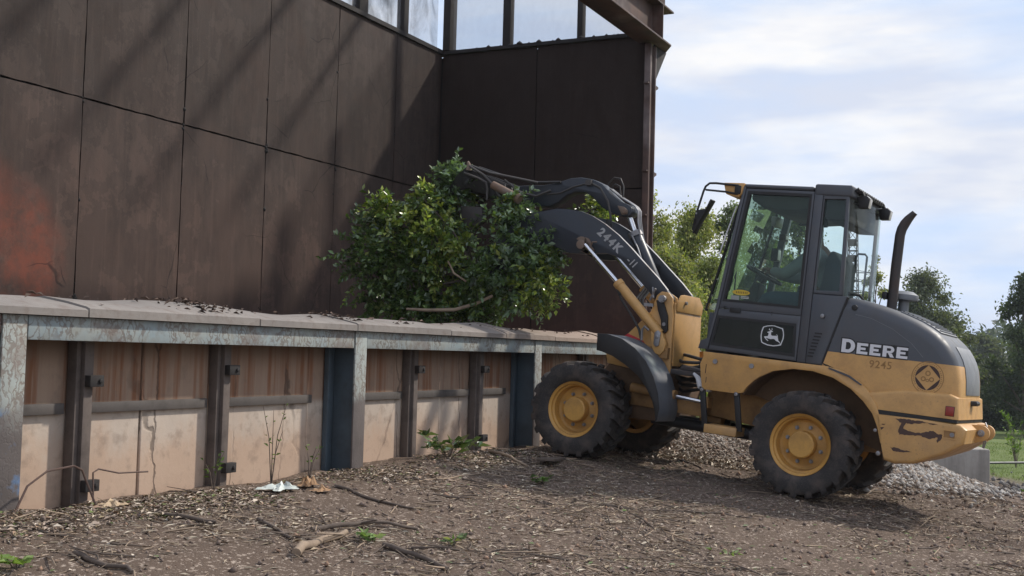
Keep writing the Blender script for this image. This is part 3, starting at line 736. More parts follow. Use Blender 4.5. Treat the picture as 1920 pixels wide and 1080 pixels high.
ARM = [(1.475, 1.14), (1.53, 1.185), (1.64, 1.292), (1.80, 1.425), (1.95, 1.552), (2.10, 1.668), (2.252, 1.762), (2.40, 1.833), (2.53, 1.873), (2.66, 1.885), (2.80, 1.885), (3.05, 1.83), (3.30, 1.68), (3.52, 1.43), (3.62, 1.22), (3.60, 1.10), (3.50, 1.08), (3.40, 1.16), (3.24, 1.36), (3.02, 1.50), (2.80, 1.52), (2.60, 1.46), (2.44, 1.46), (2.30, 1.475), (2.20, 1.485), (2.12, 1.470), (2.044, 1.44), (1.90, 1.315), (1.72, 1.165), (1.62, 1.06), (1.56, 1.035), (1.49, 1.06), (1.46, 1.10)]
for s in (1, -1):
    y0, y1 = (.335, .385) if s > 0 else (-.25, -.20)
    m_ = MB(); m_.prism(ARM, y0, y1); a = P(m_, 'lift_arm', M['armgrey'], bevel=.007)
    e = MB(); top = ARM[1:13]                                  # bright strip painting the sky light along the top of the arm
    pts = [(x, z + .004) for x, z in top]; low = [(x + .004, z - .010) for x, z in top]
    yo = y1 + .0015 if s > 0 else y1 - .0
    vs = [(x, yy, z) for yy in (y0 + .006, y1 - .006) for x, z in pts]; n = len(pts)
    e.add(vs, [(i, i + 1, n + i + 1, n + i) for i in range(n - 1)])
    P(e, 'skylit_edge', M['steel'], a)
    if s > 0:
        tx = []
        m_ = MB(); m_.lathe([(.001, .405), (.045, .405), (.060, .395), (.062, .386)], 24, 'y', (1.535, 0, 1.105)); P(m_, 'pivot_pin', M['steel'], a)
        m_ = MB(); m_.prism([(2.44 + .07 * math.cos(a_), 1.55 + .07 * math.sin(a_)) for a_ in [math.radians(v) for v in range(40, 281, 20)]][::1] + [(2.36, 1.455), (2.325, 1.47), (2.325, 1.51), (2.38, 1.56)], .388, .46); m_.cyl((2.44, .46, 1.545), (2.44, .475, 1.545), .045, 20); P(m_, 'cylinder_boss', M['rustysteel'], a, bevel=.012)
        m_ = MB(); m_.tube([(2.335, .45, 1.545), (2.315, .47, 1.575), (2.27, .47, 1.58)], .008, 6); P(m_, 'grease_line', M['rustysteel'], a)
m_ = MB(); m_.cyl((2.62, -.20, 1.70), (2.62, .335, 1.70), .085, 22); P(m_, 'cross_tube', M['armgrey'])
for s in (1, -1):
    y = .455 if s > 0 else -.13
    b_ = MB(); b_.cyl((2.0, y, 1.205), (1.52, y, .775), .046, 22); b_.cyl((2.012, y, 1.216), (1.975, y, 1.183), .051, 22)
    b_.prism([(1.60, .80), (1.545, .84), (1.49, .79), (1.445, .70), (1.45, .63), (1.49, .585), (1.54, .60), (1.575, .66)], y - .032, y + .034)
    cy = P(b_, 'lift_cylinder', M['yellow'], bevel=.003)
    m_ = MB(); m_.cyl((2.40, y, 1.545), (2.0, y, 1.205), .022, 16); P(m_, 'piston_rod', M['chrome'], cy)
    m_ = MB(); m_.prism([(1.555, .79), (1.525, .81), (1.495, .79), (1.50, .67), (1.53, .655), (1.555, .68)], y + .0345 * s, y + .048 * s); m_.cyl((1.525, y + .048 * s, .75), (1.525, y + .056 * s, .75), .020, 10); P(m_, 'pin_keeper', M['steel'], cy, bevel=.004)
    m_ = MB(); m_.tube([(1.985, y + .02 * s, 1.135), (1.93, y + .03 * s, 1.05), (1.82, y + .035 * s, .93), (1.72, y + .035 * s, .80), (1.68, y + .04 * s, .70)], .012, 8); m_.cyl((2.0, y, 1.155), (1.955, y + .03 * s, 1.10), .017, 8); P(m_, 'hydraulic_hose', M['hose'], cy)
    m_ = MB(); m_.tube([(1.62, y + .04 * s, .80), (1.66, y + .05 * s, .83), (1.68, y + .05 * s, .80), (1.675, y + .05 * s, .70)], .012, 8); P(m_, 'pipe_elbow', M['steel'], cy)
m_ = MB(); m_.prism([(1.60, 1.085), (1.535, 1.09), (1.52, 1.06), (1.47, .95), (1.455, .82), (1.475, .79), (1.515, .80), (1.53, .90), (1.575, 1.0)], .424, .452); P(m_, 'stop_link', M['black'], bevel=.005)
m_ = MB(); m_.cyl((1.492, .452, .87), (1.492, .462, .87), .018, 10); P(m_, 'link_bolt', M['steel'])
m_ = MB(); m_.cyl((1.535, .44, 1.10), (1.535, .475, 1.10), .035, 16); m_.cyl((1.535, .475, 1.10), (1.535, .485, 1.10), .026, 6); P(m_, 'link_bolt', M['steel'])
m_ = MB()
for k in range(3): m_.tube([(1.80 - .03 * k, .25, 1.22), (1.82 - .03 * k, .40, 1.08), (1.76 - .02 * k, .43, .98 - .02 * k), (1.68, .40, .92), (1.62, .3, .92)], .013, 7)
P(m_, 'hose_loop', M['hose'])
m_ = MB(); m_.cyl((1.67, .43, 1.08), (1.62, .445, 1.19), .012, 8); m_.cyl((1.67, .40, 1.20), (1.63, .45, 1.10), .010, 8); m_.box(1.63, 1.72, .425, .44, 1.02, 1.05); P(m_, 'valve_fitting', M['steel'])
# lettering on the near arm: u runs down the arm
def text_mesh(s, size, bold=.0, shear=0., space=1.):
    cu = bpy.data.curves.new('lettering', 'FONT'); cu.body = s; cu.size = size; cu.offset = bold; cu.shear = shear; cu.space_character = space; cu.fill_mode = 'BOTH'; cu.extrude = .0008; cu.resolution_u = 3
    o = bpy.data.objects.new('lettering', cu); COL.objects.link(o)
    dg = bpy.context.evaluated_depsgraph_get(); me = bpy.data.meshes.new_from_object(o.evaluated_get(dg))
    bpy.data.objects.remove(o); bpy.data.curves.remove(cu); return me
def put_text(name, s, size, origin, ud, vd, mat, parent, bold=0., shear=0., space=1., sx=1.):
    me = text_mesh(s, size, bold, shear, space); U = Vector(ud).normalized() * sx; V = Vector(vd).normalized(); Nn = Vector(ud).normalized().cross(V)
    for v in me.vertices: v.co = Vector(origin) + U * v.co.x + V * v.co.y + Nn * v.co.z
    me.materials.clear(); me.materials.append(mat)
    o = bpy.data.objects.new(name, me); COL.objects.link(o); o.parent = parent; return o
arm_near = [o for o in ld.children if o.name.startswith('lift_arm')][0]
du = Vector((-.81, 0, -.585)); dv = Vector((-.585, 0, .81))
put_text('lettering', '244K', .112, (2.322, .3865, 1.672 + .45), du, dv, M['armtext'], arm_near, .005, .12, 1.34)
put_text('lettering', '-II', .100, (1.985, .3865, 1.428 + .45), du, dv, M['armtext'], arm_near, .001, .12, 1.25)

# bell crank over the arms, its cylinder and the hoses along it
BC = [(2.135, 1.975), (2.12, 1.93), (2.15, 1.89), (2.22, 1.88), (2.32, 1.90), (2.46, 1.955), (2.58, 2.055), (2.66, 2.10), (2.78, 2.10), (2.88, 2.06), (2.96, 1.99), (3.06, 1.94), (3.25, 1.94), (3.45, 2.0), (3.62, 2.02), (3.62, 2.11), (3.40, 2.14), (3.15, 2.155), (3.00, 2.185), (2.86, 2.235), (2.74, 2.25), (2.60, 2.235), (2.49, 2.195), (2.38, 2.10), (2.28, 2.03), (2.19, 2.005)]
m_ = MB(); m_.prism(BC, -.075, .075); bc = P(m_, 'bell_crank', M['armgrey'], bevel=.014)
m_ = MB(); m_.prism([(2.29, 1.985), (2.215, 1.975), (2.17, 1.94), (2.175, 1.905), (2.23, 1.895)], .077, .088); m_.cyl((2.205, .07, 1.935), (2.205, .105, 1.935), .028, 18); P(m_, 'pivot_pin', M['rustysteel'], bc, bevel=.003)
m_ = MB(); m_.tube([(2.62, .076, 2.20), (2.50, .078, 2.15), (2.40, .078, 2.02), (2.36, .078, 1.90), (2.34, .06, 1.78)], .012, 7); m_.tube([(2.62, .076, 2.20), (2.80, .08, 2.15), (2.95, .08, 2.08), (3.1, .08, 2.06)], .009, 7); m_.box(2.60, 2.66, .076, .11, 2.17, 2.225); P(m_, 'hydraulic_hose', M['hosegrey'], bc)
m_ = MB()
for yy in (-.035, .0, .035):
    m_.tube([(2.42, yy, 2.155), (2.30, yy, 2.08), (2.18, yy, 2.022), (2.12, yy, 1.99), (2.085, yy, 1.95), (2.075, yy, 1.86), (2.0, yy, 1.60), (1.93, yy, 1.40)], .009, 7)
P(m_, 'steel_pipe', M['steel'], bc)
m_ = MB(); m_.tube([(2.46, .0, 2.20), (2.40, .0, 2.27), (2.33, .0, 2.26), (2.29, .0, 2.19), (2.28, .0, 2.08)], .010, 8); m_.tube([(2.40, .04, 2.16), (2.36, .04, 2.20), (2.31, .04, 2.18), (2.29, .04, 2.10)], .009, 8); P(m_, 'hose_loop', M['hose'], bc)
t_ = MB(); t_.cyl((2.10, 0, 1.72), (1.70, 0, 1.05), .062, 22); t_.box(1.64, 1.76, -.05, .05, .98, 1.10); tcy = P(t_, 'tilt_cylinder', M['armgrey'], bevel=.004)
m_ = MB(); m_.cyl((2.205, 0, 1.93), (2.10, 0, 1.72), .026, 16); P(m_, 'piston_rod', M['chrome'], tcy)
m_ = MB(); m_.cyl((2.112, 0, 1.74), (2.085, 0, 1.695), .072, 22); m_.tube([(2.10, .075, 1.70), (2.02, .08, 1.58), (1.94, .08, 1.42), (1.92, .08, 1.38)], .010, 8); m_.box(1.89, 1.95, .02, .10, 1.36, 1.39); P(m_, 'cylinder_gland', M['steel'], tcy)
for pts in ([(2.20, .0, 1.62), (2.10, -.1, 1.50), (1.9, -.25, 1.45), (1.78, -.30, 1.36), (1.72, -.30, 1.22), (1.70, -.25, 1.12)], [(2.34, .12, 1.78), (2.26, .15, 1.60), (2.14, .10, 1.52), (2.02, .02, 1.50)], [(1.98, -.28, 1.47), (1.86, -.29, 1.44), (1.76, -.29, 1.34), (1.70, -.29, 1.24), (1.68, -.28, 1.14)]):
    m_ = MB(); m_.tube(pts, .014, 8); P(m_, 'hydraulic_hose', M['hose'])
m_ = MB(); m_.box(1.88, 1.99, -.31, -.20, 1.36, 1.47); P(m_, 'valve_block', M['greasy'], bevel=.008)
m_ = MB(); m_.cyl((2.32, .19, 1.83), (2.30, .19, 1.60), .022, 8); m_.cyl((2.32, .13, 1.83), (2.28, .13, 1.62), .012, 8); P(m_, 'hose_clamp', M['black'])

# grapple bucket, mostly inside the bush it holds
gb = MB()
for yy in (-.60, -.25, .0, .12):
    gb.prism([(3.44, 1.20), (3.36, 1.52), (3.50, 1.86), (3.62, 1.98), (3.58, 1.80), (3.50, 1.55), (3.62, 1.26), (4.35, 1.08), (4.42, 1.02), (3.60, 1.08)], yy - .018, yy + .018)
gb.box(3.42, 3.50, -.6, .12, 1.32, 1.60); gb.box(3.44, 3.58, -.62, .14, 1.06, 1.20)
grap = P(gb, 'grapple_bucket', M['greasy'], bevel=.004)
m_ = MB()
for yy in (-.34, -.22, .12, .26):
    m_.prism([(3.46, 1.96), (3.50, 2.12), (3.74, 2.20), (4.00, 2.27), (4.12, 2.16), (4.18, 2.02), (4.17, 1.90), (4.12, 1.98), (4.06, 2.03), (3.94, 2.06), (3.72, 2.00), (3.58, 1.90)], yy - .016, yy + .016)
m_.box(3.60, 3.70, -.36, .28, 1.98, 2.08); m_.box(3.94, 4.02, -.36, .28, 2.08, 2.17); m_.box(3.70, 3.94, -.30, .20, 2.02, 2.06)
P(m_, 'grapple_claw', M['greasy'], grap, bevel=.004)
m_ = MB(); m_.cyl((3.62, .30, 2.10), (3.36, .30, 2.00), .042, 16); m_.cyl((3.36, .30, 2.0), (3.28, .30, 1.965), .050, 16); P(m_, 'grapple_cylinder', M['rustysteel'], grap)
m_ = MB(); m_.prism([(3.96, 1.86), (3.70, 1.86), (3.66, 1.72), (3.80, 1.60), (3.92, 1.66)], .28, .34); P(m_, 'wear_plate', M['exhaust'], grap, bevel=.006)
for k, pts in enumerate(([(3.95, .30, 2.30), (3.70, .26, 2.23), (3.45, .20, 2.20), (3.20, .12, 2.17)], [(3.93, .31, 2.285), (3.75, .30, 2.20), (3.62, .30, 2.10), (3.52, .30, 1.98), (3.46, .31, 1.90)], [(3.88, .20, 2.29), (3.6, .18, 2.22), (3.3, .10, 2.17), (2.95, .09, 2.19)], [(3.55, .2, 2.17), (3.38, .16, 2.06), (3.2, .12, 2.03), (3.05, .1, 2.10)], [(3.98, .31, 2.21), (3.80, .31, 2.16), (3.70, .31, 2.12), (3.675, .31, 2.06), (3.665, .31, 1.94)])):
    m_ = MB(); m_.tube(pts, .013, 7); P(m_, 'hydraulic_hose', M['hosegrey'] if k % 3 != 2 else M['hose'], grap)
m_ = MB(); m_.tube([(3.94, .30, 2.24), (3.94, .30, 2.30), (3.96, .30, 2.33)], [.03, .022, .014], 8); P(m_, 'hose_fitting', M['rustysteel'], grap)

# --- front fenders
FO = [(1.945, .715), (1.85, .722), (1.70, .695), (1.56, .625), (1.44, .52), (1.35, .39), (1.29, .25), (1.262, .12), (1.275, .02)]
FI = [(1.935, .565), (1.88, .558), (1.77, .53), (1.64, .47), (1.50, .385), (1.40, .28), (1.335, .18), (1.30, .09), (1.285, .01)]
for s in (1, -1):
    m_ = MB(); y0, y1 = (.46, .865) if s > 0 else (-.865, -.46)
    n = len(FO)
    th = [(x + .014, z - .014) for x, z in FO]
    m_.prism(FO + th[::-1], y0, y1)
    ys = (.866, .880) if s > 0 else (-.880, -.866)
    fe = P(m_, 'front_fender', M['fendergrey'], bevel=.0)
    m_ = MB(); m_.prism(FO + FI[::-1], ys[0], ys[1]); P(m_, 'fender_skirt', M['black'], fe, bevel=.004)
    m_ = MB(); m_.box(1.42, 1.95, min(.42 * s, .47 * s), max(.42 * s, .47 * s), .56, .66); P(m_, 'fender_bracket', M['yellow_dirty'], fe)
m_ = MB(); m_.prism([(1.86, .75), (1.92, .70), (1.66, .655), (1.70, .70)], .4165, .4185); P(m_, 'warning_decal', M['redpaint'])
m_ = MB(); m_.box(1.50, 1.55, .416, .418, .47, .515); m_2 = P(m_, 'label_plate', M['white'])
m_ = MB(); m_.box(1.50, 1.55, .416, .4175, .415, .467); P(m_, 'label_plate', M['darkbrown'])

# --- engine hood: one rounded shell, charcoal above and yellow below the paint line
HP = [(-.06, .64), (-.06, 1.25), (-.15, 1.262), (-.256, 1.257), (-.37, 1.242), (-.479, 1.215), (-.59, 1.186), (-.699, 1.149), (-.79, 1.116), (-.873, 1.076), (-.94, 1.036), (-.997, .990), (-1.042, .945), (-1.078, .893), (-1.108, .84), (-1.132, .777), (-1.15, .68), (-1.16, .56), (-1.165, .36), (-.55, .36), (-.535, .42), (-.44, .505), (-.33, .575), (-.17, .63)]
HF = -.40
def hood_shell(prof, y0, y1, rad, seg, first, last):
    bm = bmesh.new(); n = len(prof)
    a = [bm.verts.new((x, y0, z)) for x, z in prof]; b = [bm.verts.new((x, y1, z)) for x, z in prof]
    bm.faces.new(a[::-1]); bm.faces.new(b)
    for i in range(n): bm.faces.new((a[i], a[(i + 1) % n], b[(i + 1) % n], b[i]))
    bmesh.ops.recalc_face_normals(bm, faces=bm.faces)
    es = []
    for q in (a, b):
        for i in range(first, last):
            es.append(bm.edges.get((q[i], q[i + 1])))
    bmesh.ops.bevel(bm, geom=es, offset=rad, segments=seg, profile=.5, affect='EDGES', clamp_overlap=True)
    return bm
def bm_obj(bm, name, mat, parent, angle=35):
    bmesh.ops.recalc_face_normals(bm, faces=bm.faces)
    bmesh.ops.translate(bm, verts=bm.verts, vec=OL)
    me = bpy.data.meshes.new(name); bm.to_mesh(me); bm.free(); me.materials.append(mat)
    return finish(name, me, parent, angle)
for nm, mt, keep in (('hood', M['grey'], 1), ('lower_hood', M['yellow'], -1)):
    bm = hood_shell(HP, HF, NY, .11, 7, 1, 18)
    bmesh.ops.bisect_plane(bm, geom=list(bm.verts) + list(bm.edges) + list(bm.faces), plane_co=(0, 0, .792 + (.0008 if keep > 0 else 0)), plane_no=(0, 0, 1), clear_inner=keep > 0, clear_outer=keep < 0)
    # cut the slanting front end
    pn = Vector((-.963, 0, -.27))
    bmesh.ops.bisect_plane(bm, geom=list(bm.verts) + list(bm.edges) + list(bm.faces), plane_co=(-.212, 0, 1.243), plane_no=pn, clear_inner=True)
    ho = bm_obj(bm, nm, mt, ld)
    if keep > 0: hood = ho
    else: lhood = ho
# flared skirt under the hood side
SK = [(-.47, .50), (-.75, .555), (-1.10, .565), (-1.165, .54), (-1.185, .37), (-.545, .37)]
bm = hood_shell(SK, HF - .03, NY + .034, .030, 4, 0, 4); bm_obj(bm, 'lower_cowl', M['yellow'], ld, 50)
m_ = MB(); m_.prism([(-.54, .367), (-1.175, .367), (-1.175, .345), (-.55, .335)], HF - .035, NY + .038); P(m_, 'rubber_seam', M['black'])
CWP = [(-.545, .332), (-1.10, .342), (-1.20, .338), (-1.255, .30), (-1.245, .19), (-1.10, .085), (-.885, -.02), (-.735, -.045), (-.655, -.03)]
bm = hood_shell(CWP, HF - .08, NY + .045, .06, 5, 1, 8); cw = bm_obj(bm, 'counterweight', M['yellow'], ld)
SCUFF = [[(-0.706, 0.315), (-0.774, 0.325), (-0.933, 0.322), (-1.042, 0.313), (-0.989, 0.309), (-0.947, 0.317), (-0.907, 0.308), (-0.854, 0.294), (-0.792, 0.292), (-0.776, 0.247), (-0.819, 0.232), (-0.874, 0.229), (-0.915, 0.232), (-0.968, 0.25), (-1.007, 0.263), (-1.037, 0.243), (-1.08, 0.242), (-1.074, 0.206), (-1.05, 0.175), (-1.04, 0.18), (-1.046, 0.216), (-0.987, 0.193), (-0.918, 0.207), (-0.863, 0.203), (-0.808, 0.202), (-0.754, 0.193), (-0.738, 0.213), (-0.747, 0.257), (-0.758, 0.287)],
 [(-0.694, 0.083), (-0.736, 0.088), (-0.793, 0.078), (-0.863, 0.072), (-0.783, 0.058), (-0.719, 0.055)], [(-0.599, 0.257), (-0.641, 0.263), (-0.614, 0.25)], [(-0.599, 0.228), (-0.63, 0.236), (-0.604, 0.214)]]
m_ = MB(); rs = random.Random(3)
for q in SCUFF:
    fine = []
    for (x0, z0), (x1, z1) in zip(q, q[1:] + q[:1]):
        L_ = math.hypot(x1 - x0, z1 - z0); k = max(1, int(L_ / .012))
        for i in range(k):
            f = i / k; fine.append((x0 + (x1 - x0) * f + rs.uniform(-.004, .004), z0 + (z1 - z0) * f + rs.uniform(-.004, .004)))
    m_.prism(fine, NY + .0455, NY + .0468)
P(m_, 'scraped_patch', M['scuff'], cw)
# recessed pocket with a lamp in the tail, towing lugs
m_ = MB(); m_.ring([(-1.08, .285), (-1.18, .285), (-1.18, .215), (-1.08, .215)], [(-1.088, .277), (-1.172, .277), (-1.172, .223), (-1.088, .223)], NY + .03, NY + .052); m_.box(-1.172, -1.088, NY - .01, NY + .0463, .223, .277, 1); m_.cyl((-1.15, NY + .0465, .25), (-1.15, NY + .05, .25), .018, 12, 2)
P(m_, 'tail_pocket', [M['yellow'], M['yellow_dirty'], M['steel']], cw)
def lug(y0, y1):
    c = (-1.285, .275); pts = [(-1.17, .345), (-1.26, .343)] + [(c[0] + .065 * math.cos(a), c[1] + .065 * math.sin(a)) for a in [math.radians(v) for v in range(80, -0, -20)]]
    pts = [(-1.15, .33), (-1.27, .34)] + [(c[0] - .065 * math.cos(math.radians(v)), c[1] + .065 * math.sin(math.radians(v))) for v in range(75, -76, -15)] + [(-1.15, .15)]
    m = MB(); m.prism(pts, y0, y1); m.cyl((c[0], y0 - .004, c[1]), (c[0], y1 + .004, c[1]), .032, 20, 1); m.cyl((c[0], y0 - .006, c[1]), (c[0], y1 + .006, c[1]), .018, 8, 2)
    return P(m, 'towing_lug', [M['yellow'], M['steel'], M['black']], bevel=.003)
lug(.20, .24); lug(-.06, -.02)
m_ = MB(); m_.cyl((-1.285, -.08, .275), (-1.285, .28, .275), .016, 12); m_.tube([(-1.285, .14, .285), (-1.31, .13, .33), (-1.29, .11, .36)], .008, 6); m_.tube([(-1.30, .12, .26), (-1.31, .12, .2), (-1.30, .12, .15)], .006, 6); m_.tube([(-1.29, .05, .25), (-1.28, .05, .15)], .006, 6); P(m_, 'hitch_pin', M['steel'])
# rear grille panel and top vent follow the shell
def strip(x_list, y0, y1, lift, name, mat, parent, ribs=0):
    m = MB(); n = len(x_list); prof = []
    for i, (x, z) in enumerate(x_list):
        a = x_list[max(i - 1, 0)]; b = x_list[min(i + 1, n - 1)]; d = Vector((b[0] - a[0], b[1] - a[1])).normalized()
        prof.append((x + d.y * lift, z - d.x * lift))
    m.prism(prof + [(x, z) for x, z in x_list[::-1]], y0, y1)
    return P(m, name, mat, parent, bevel=.003)
strip([(-1.042, .945), (-1.078, .893), (-1.108, .84), (-1.132, .777), (-1.15, .68), (-1.1595, .565)], -.25, .36, .007, 'rear_grille', M['grille'], hood)
tv = strip([(-.60, 1.183), (-.699, 1.149), (-.79, 1.116), (-.873, 1.076), (-.94, 1.036)], -.22, .46, .012, 'top_vent', M['grille'], hood)
m_ = MB()
for k in range(9):
    f = k / 8; x = -.62 - .30 * f; z = float(np.interp(-x, [.6, .699, .79, .873, .94], [1.183, 1.149, 1.116, 1.076, 1.036])) + .012
    m_.prism([(x + .012, z + .001), (x - .010, z + .008), (x - .012, z + .001)], -.20, .44)
P(m_, 'vent_slat', M['grey'], tv)
m_ = MB(); m_.tube([(-1.165, .15, .50), (-1.20, .15, .505), (-1.205, .05, .505)], .022, 8); m_.tube([(-1.165, .15, .49), (-1.17, .15, .43)], .010, 6); P(m_, 'hood_latch', M['black'])
m_ = MB(); m_.box(-1.148, -1.078, NY - .02, NY + .036, .392, .470); m_.box(-1.146, -1.080, NY + .0362, NY + .0395, .394, .468, 1); P(m_, 'tail_light', [M['black'], M['red']], bevel=.003)
m_ = MB(); m_.cyl((-.276, NY - .01, 1.175), (-.276, NY + .008, 1.175), .024, 20); P(m_, 'hood_catch', M['black'], hood, bevel=.003)
m_ = MB(); m_.tube([(-.29, NY + .0005, 1.12), (-.42, NY + .0005, 1.10), (-.60, NY + .0005, 1.03), (-.76, NY + .0005, .93), (-.86, NY + .0005, .83)], .0016, 6); P(m_, 'panel_crease', M['grille'], hood)
# exhaust and pre-cleaner
m_ = MB(); m_.tube([(-.44, .10, 1.18), (-.44, .10, 1.60), (-.445, .10, 1.86), (-.455, .10, 1.915), (-.475, .10, 1.96), (-.500, .10, 1.995), (-.525, .10, 2.02), (-.545, .10, 2.035)], [.043, .043, .042, .042, .042, .041, .040, .040], 20, caps=False)
m_.tube([(-.545, .10, 2.035), (-.535, .10, 2.028), (-.50, .10, 1.995)], [.037, .037, .036], 20)
ex = P(m_, 'exhaust_pipe', M['exhaust'])
vs_ = ex.data.vertices
for v in vs_:
    if v.co.x < -.51: v.co.z += (-.51 - v.co.x) * .75; v.co.x -= max(0, v.co.z - 2.06 - .45) * .5
m_ = MB(); m_.box(-.40, -.36, .04, .16, 1.30, 1.36); P(m_, 'pipe_clamp', M['black'], ex, bevel=.005)
m_ = MB(); m_.lathe([(.001, 1.20), (.045, 1.20), (.045, 1.30), (.075, 1.315), (.115, 1.315), (.120, 1.33), (.118, 1.36), (.07, 1.39), (.001, 1.395)], 28, 'z', (-.50, -.06, 0)); P(m_, 'air_pre_cleaner', M['grille'])

# lettering on the hood side
def letters(origin, h, specs, mat, back, parent, y):
    fr = MB(); bk = MB(); u0 = 0.
    def q(mb, pts, yy, dy): mb.prism([(origin[0] - x, origin[1] + v) for x, v in pts], yy, yy + dy)
    def rect(a, b, c, d): q(fr, [(u0 + a, c), (u0 + b, c), (u0 + b, d), (u0 + a, d)], y + .002, .0015)
    def arcp(cx, cy, rx, ry, a0, a1, n): return [(cx + rx * math.cos(math.radians(a0 + (a1 - a0) * i / n)), cy + ry * math.sin(math.radians(a0 + (a1 - a0) * i / n))) for i in range(n + 1)]
    def ringq(o, i_):
        for k in range(len(o) - 1): q(fr, [o[k], o[k + 1], i_[k + 1], i_[k]], y + .002, .0015)
    for ch, w, hh in specs:
        s = hh; k = .27 * w
        e = .010
        if ch == 'D':
            rect(0, k * 1.15, 0, s)
            cx = u0 + w * .48; ro, ri = w * .52, w * .52 - k * 1.15
            o = [(u0 + k * 1.15, s)] + arcp(cx, s / 2, ro, s / 2, 90, -90, 14) + [(u0 + k * 1.15, 0)]
            i_ = [(u0 + k * 1.15, s - .23 * s)] + arcp(cx, s / 2, ri, s / 2 - .23 * s, 90, -90, 14) + [(u0 + k * 1.15, .23 * s)]
            ringq(o, i_)
            q(bk, [(u0 - e, -e), (u0 - e, s + e)] + arcp(cx, s / 2, ro + e, s / 2 + e, 90, -90, 14), y + .0005, .001)
        else:
            q(bk, [(u0 - e, -e), (u0 - e, s + e), (u0 + w + e * .4, s + e), (u0 + w + e * .4, -e)], y + .0005, .001)
            rect(0, k * 1.25, 0, s)
            if ch == 'E':
                rect(k * 1.25, w, 0, .24 * s); rect(k * 1.25, w, .76 * s, s); rect(k * 1.25, w * .80, .39 * s, .60 * s)
            else:
                cx = u0 + w * .60; cy = s * .68
                o = [(u0 + k * 1.25, s)] + arcp(cx, cy, w * .37, s * .32, 90, -90, 10) + [(u0 + k * 1.25, s * .36)]
                i_ = [(u0 + k * 1.25, s * .80)] + arcp(cx, cy, w * .37 - k, s * .12, 90, -90, 10) + [(u0 + k * 1.25, s * .56)]
                ringq(o, i_)
                q(fr, [(u0 + w * .46, s * .358), (u0 + w * .78, s * .358), (u0 + w * 1.0, 0), (u0 + w * .66, 0)], y + .002, .0015)
        u0 += w + .016
    a = P(bk, 'lettering_outline', M['black'], parent); b = P(fr, 'lettering', mat, parent)
letters((-.205, .800), .09, [('D', .110, .112), ('E', .089, .090), ('E', .089, .090), ('R', .094, .090), ('E', .089, .090)], M['white'], None, hood, NY)
put_text('fleet_number', '9245', .088, (-.442, NY + .0015, .700 + .45), (-1, 0, 0.02), (0, 0, 1), M['brownmark'], lhood, .0005, 0, 1.08)
m_ = MB(); sx, sz = -.912, .672
def circ(r, n=40, ph=0): return [(sx - r * .96 * math.cos(2 * PI * i / n + ph), sz + r * math.sin(2 * PI * i / n + ph)) for i in range(n)]
m_.ring(circ(.131), circ(.125), NY + .0005, NY + .0015, m=0)
dm = [(sx - .094 * .96, sz), (sx, sz - .098), (sx + .094 * .96, sz), (sx, sz + .098)]
for k in range(4):
    a0 = -90 * k; arc = [(sx - .100 * .96 * math.cos(math.radians(180 + a0 - 90 * i / 10)) , sz + .100 * math.sin(math.radians(180 + a0 - 90 * i / 10))) for i in range(11)]
    m_.prism(arc, NY + .0005, NY + .0016, m=1)
for k in range(44):
    a = 2 * PI * k / 44
    if k % 11 == 5: continue
    c, s = math.cos(a), math.sin(a); w, h0, h1 = .0028, .107, .107 + .012 * (.6 + .4 * ((k * 7) % 5) / 4)
    m_.prism([(sx - (h0 * c - w * s) * .96, sz + h0 * s + w * c), (sx - (h1 * c - w * s) * .96, sz + h1 * s + w * c), (sx - (h1 * c + w * s) * .96, sz + h1 * s - w * c), (sx - (h0 * c + w * s) * .96, sz + h0 * s - w * c)], NY + .0005, NY + .0012, m=0)
for (ax, az, r) in ((0, .035, .022), (-.032, -.012, .020), (.032, -.012, .020), (0, -.022, .013)):
    o_ = [(sx + ax - r * math.cos(i * PI / 8), sz + az + r * math.sin(i * PI / 8)) for i in range(16)]; i_ = [(sx + ax - r * .55 * math.cos(i * PI / 8), sz + az + r * .55 * math.sin(i * PI / 8)) for i in range(16)]
    m_.ring(o_, i_, NY + .0005, NY + .0012, m=0)
P(m_, 'round_emblem', [M['brownmark'], M['darkbrown']], lhood)

# --- yellow side body with the rear wheel arch
BODY = [(.985, .668), (.978, .626), (1.0, .56), (.985, .462), (.956, .338), (.634, .341), (.582, .356), (.552, .412), (.50, .468), (.456, .505), (.34, .572), (.17, .610), (0, .612), (-.173, .578), (-.329, .505), (-.436, .420), (-.52, .33), (-.57, .23), (-.61, .10), (-.625, .10), (-.600, .26), (-.55, .40), (-.466, .515), (-.379, .578), (-.248, .643), (-.111, .668), (-.06, .668)]
for y0, y1 in ((NY + .015, NY + .045), (HF - .14, HF - .11)):
    m_ = MB(); m_.prism(BODY, y0, y1); sb = P(m_, 'side_body', M['yellow'], bevel=.006)
    if y0 > 0:
        m_ = MB(); m_.cyl((.86, y1, .592), (.86, y1 + .012, .592), .022, 8); P(m_, 'bolt', M['steel'], sb)
        m_ = MB(); m_.cyl((.53, y1, .592), (.53, y1 + .012, .592), .022, 8); P(m_, 'bolt', M['steel'], sb)
        m_ = MB(); m_.box(.938, .943, y1 + .0005, y1 + .002, .48, .56); m_.box(.925, .930, y1 + .0005, y1 + .002, .40, .45); P(m_, 'slot', M['black'], sb)
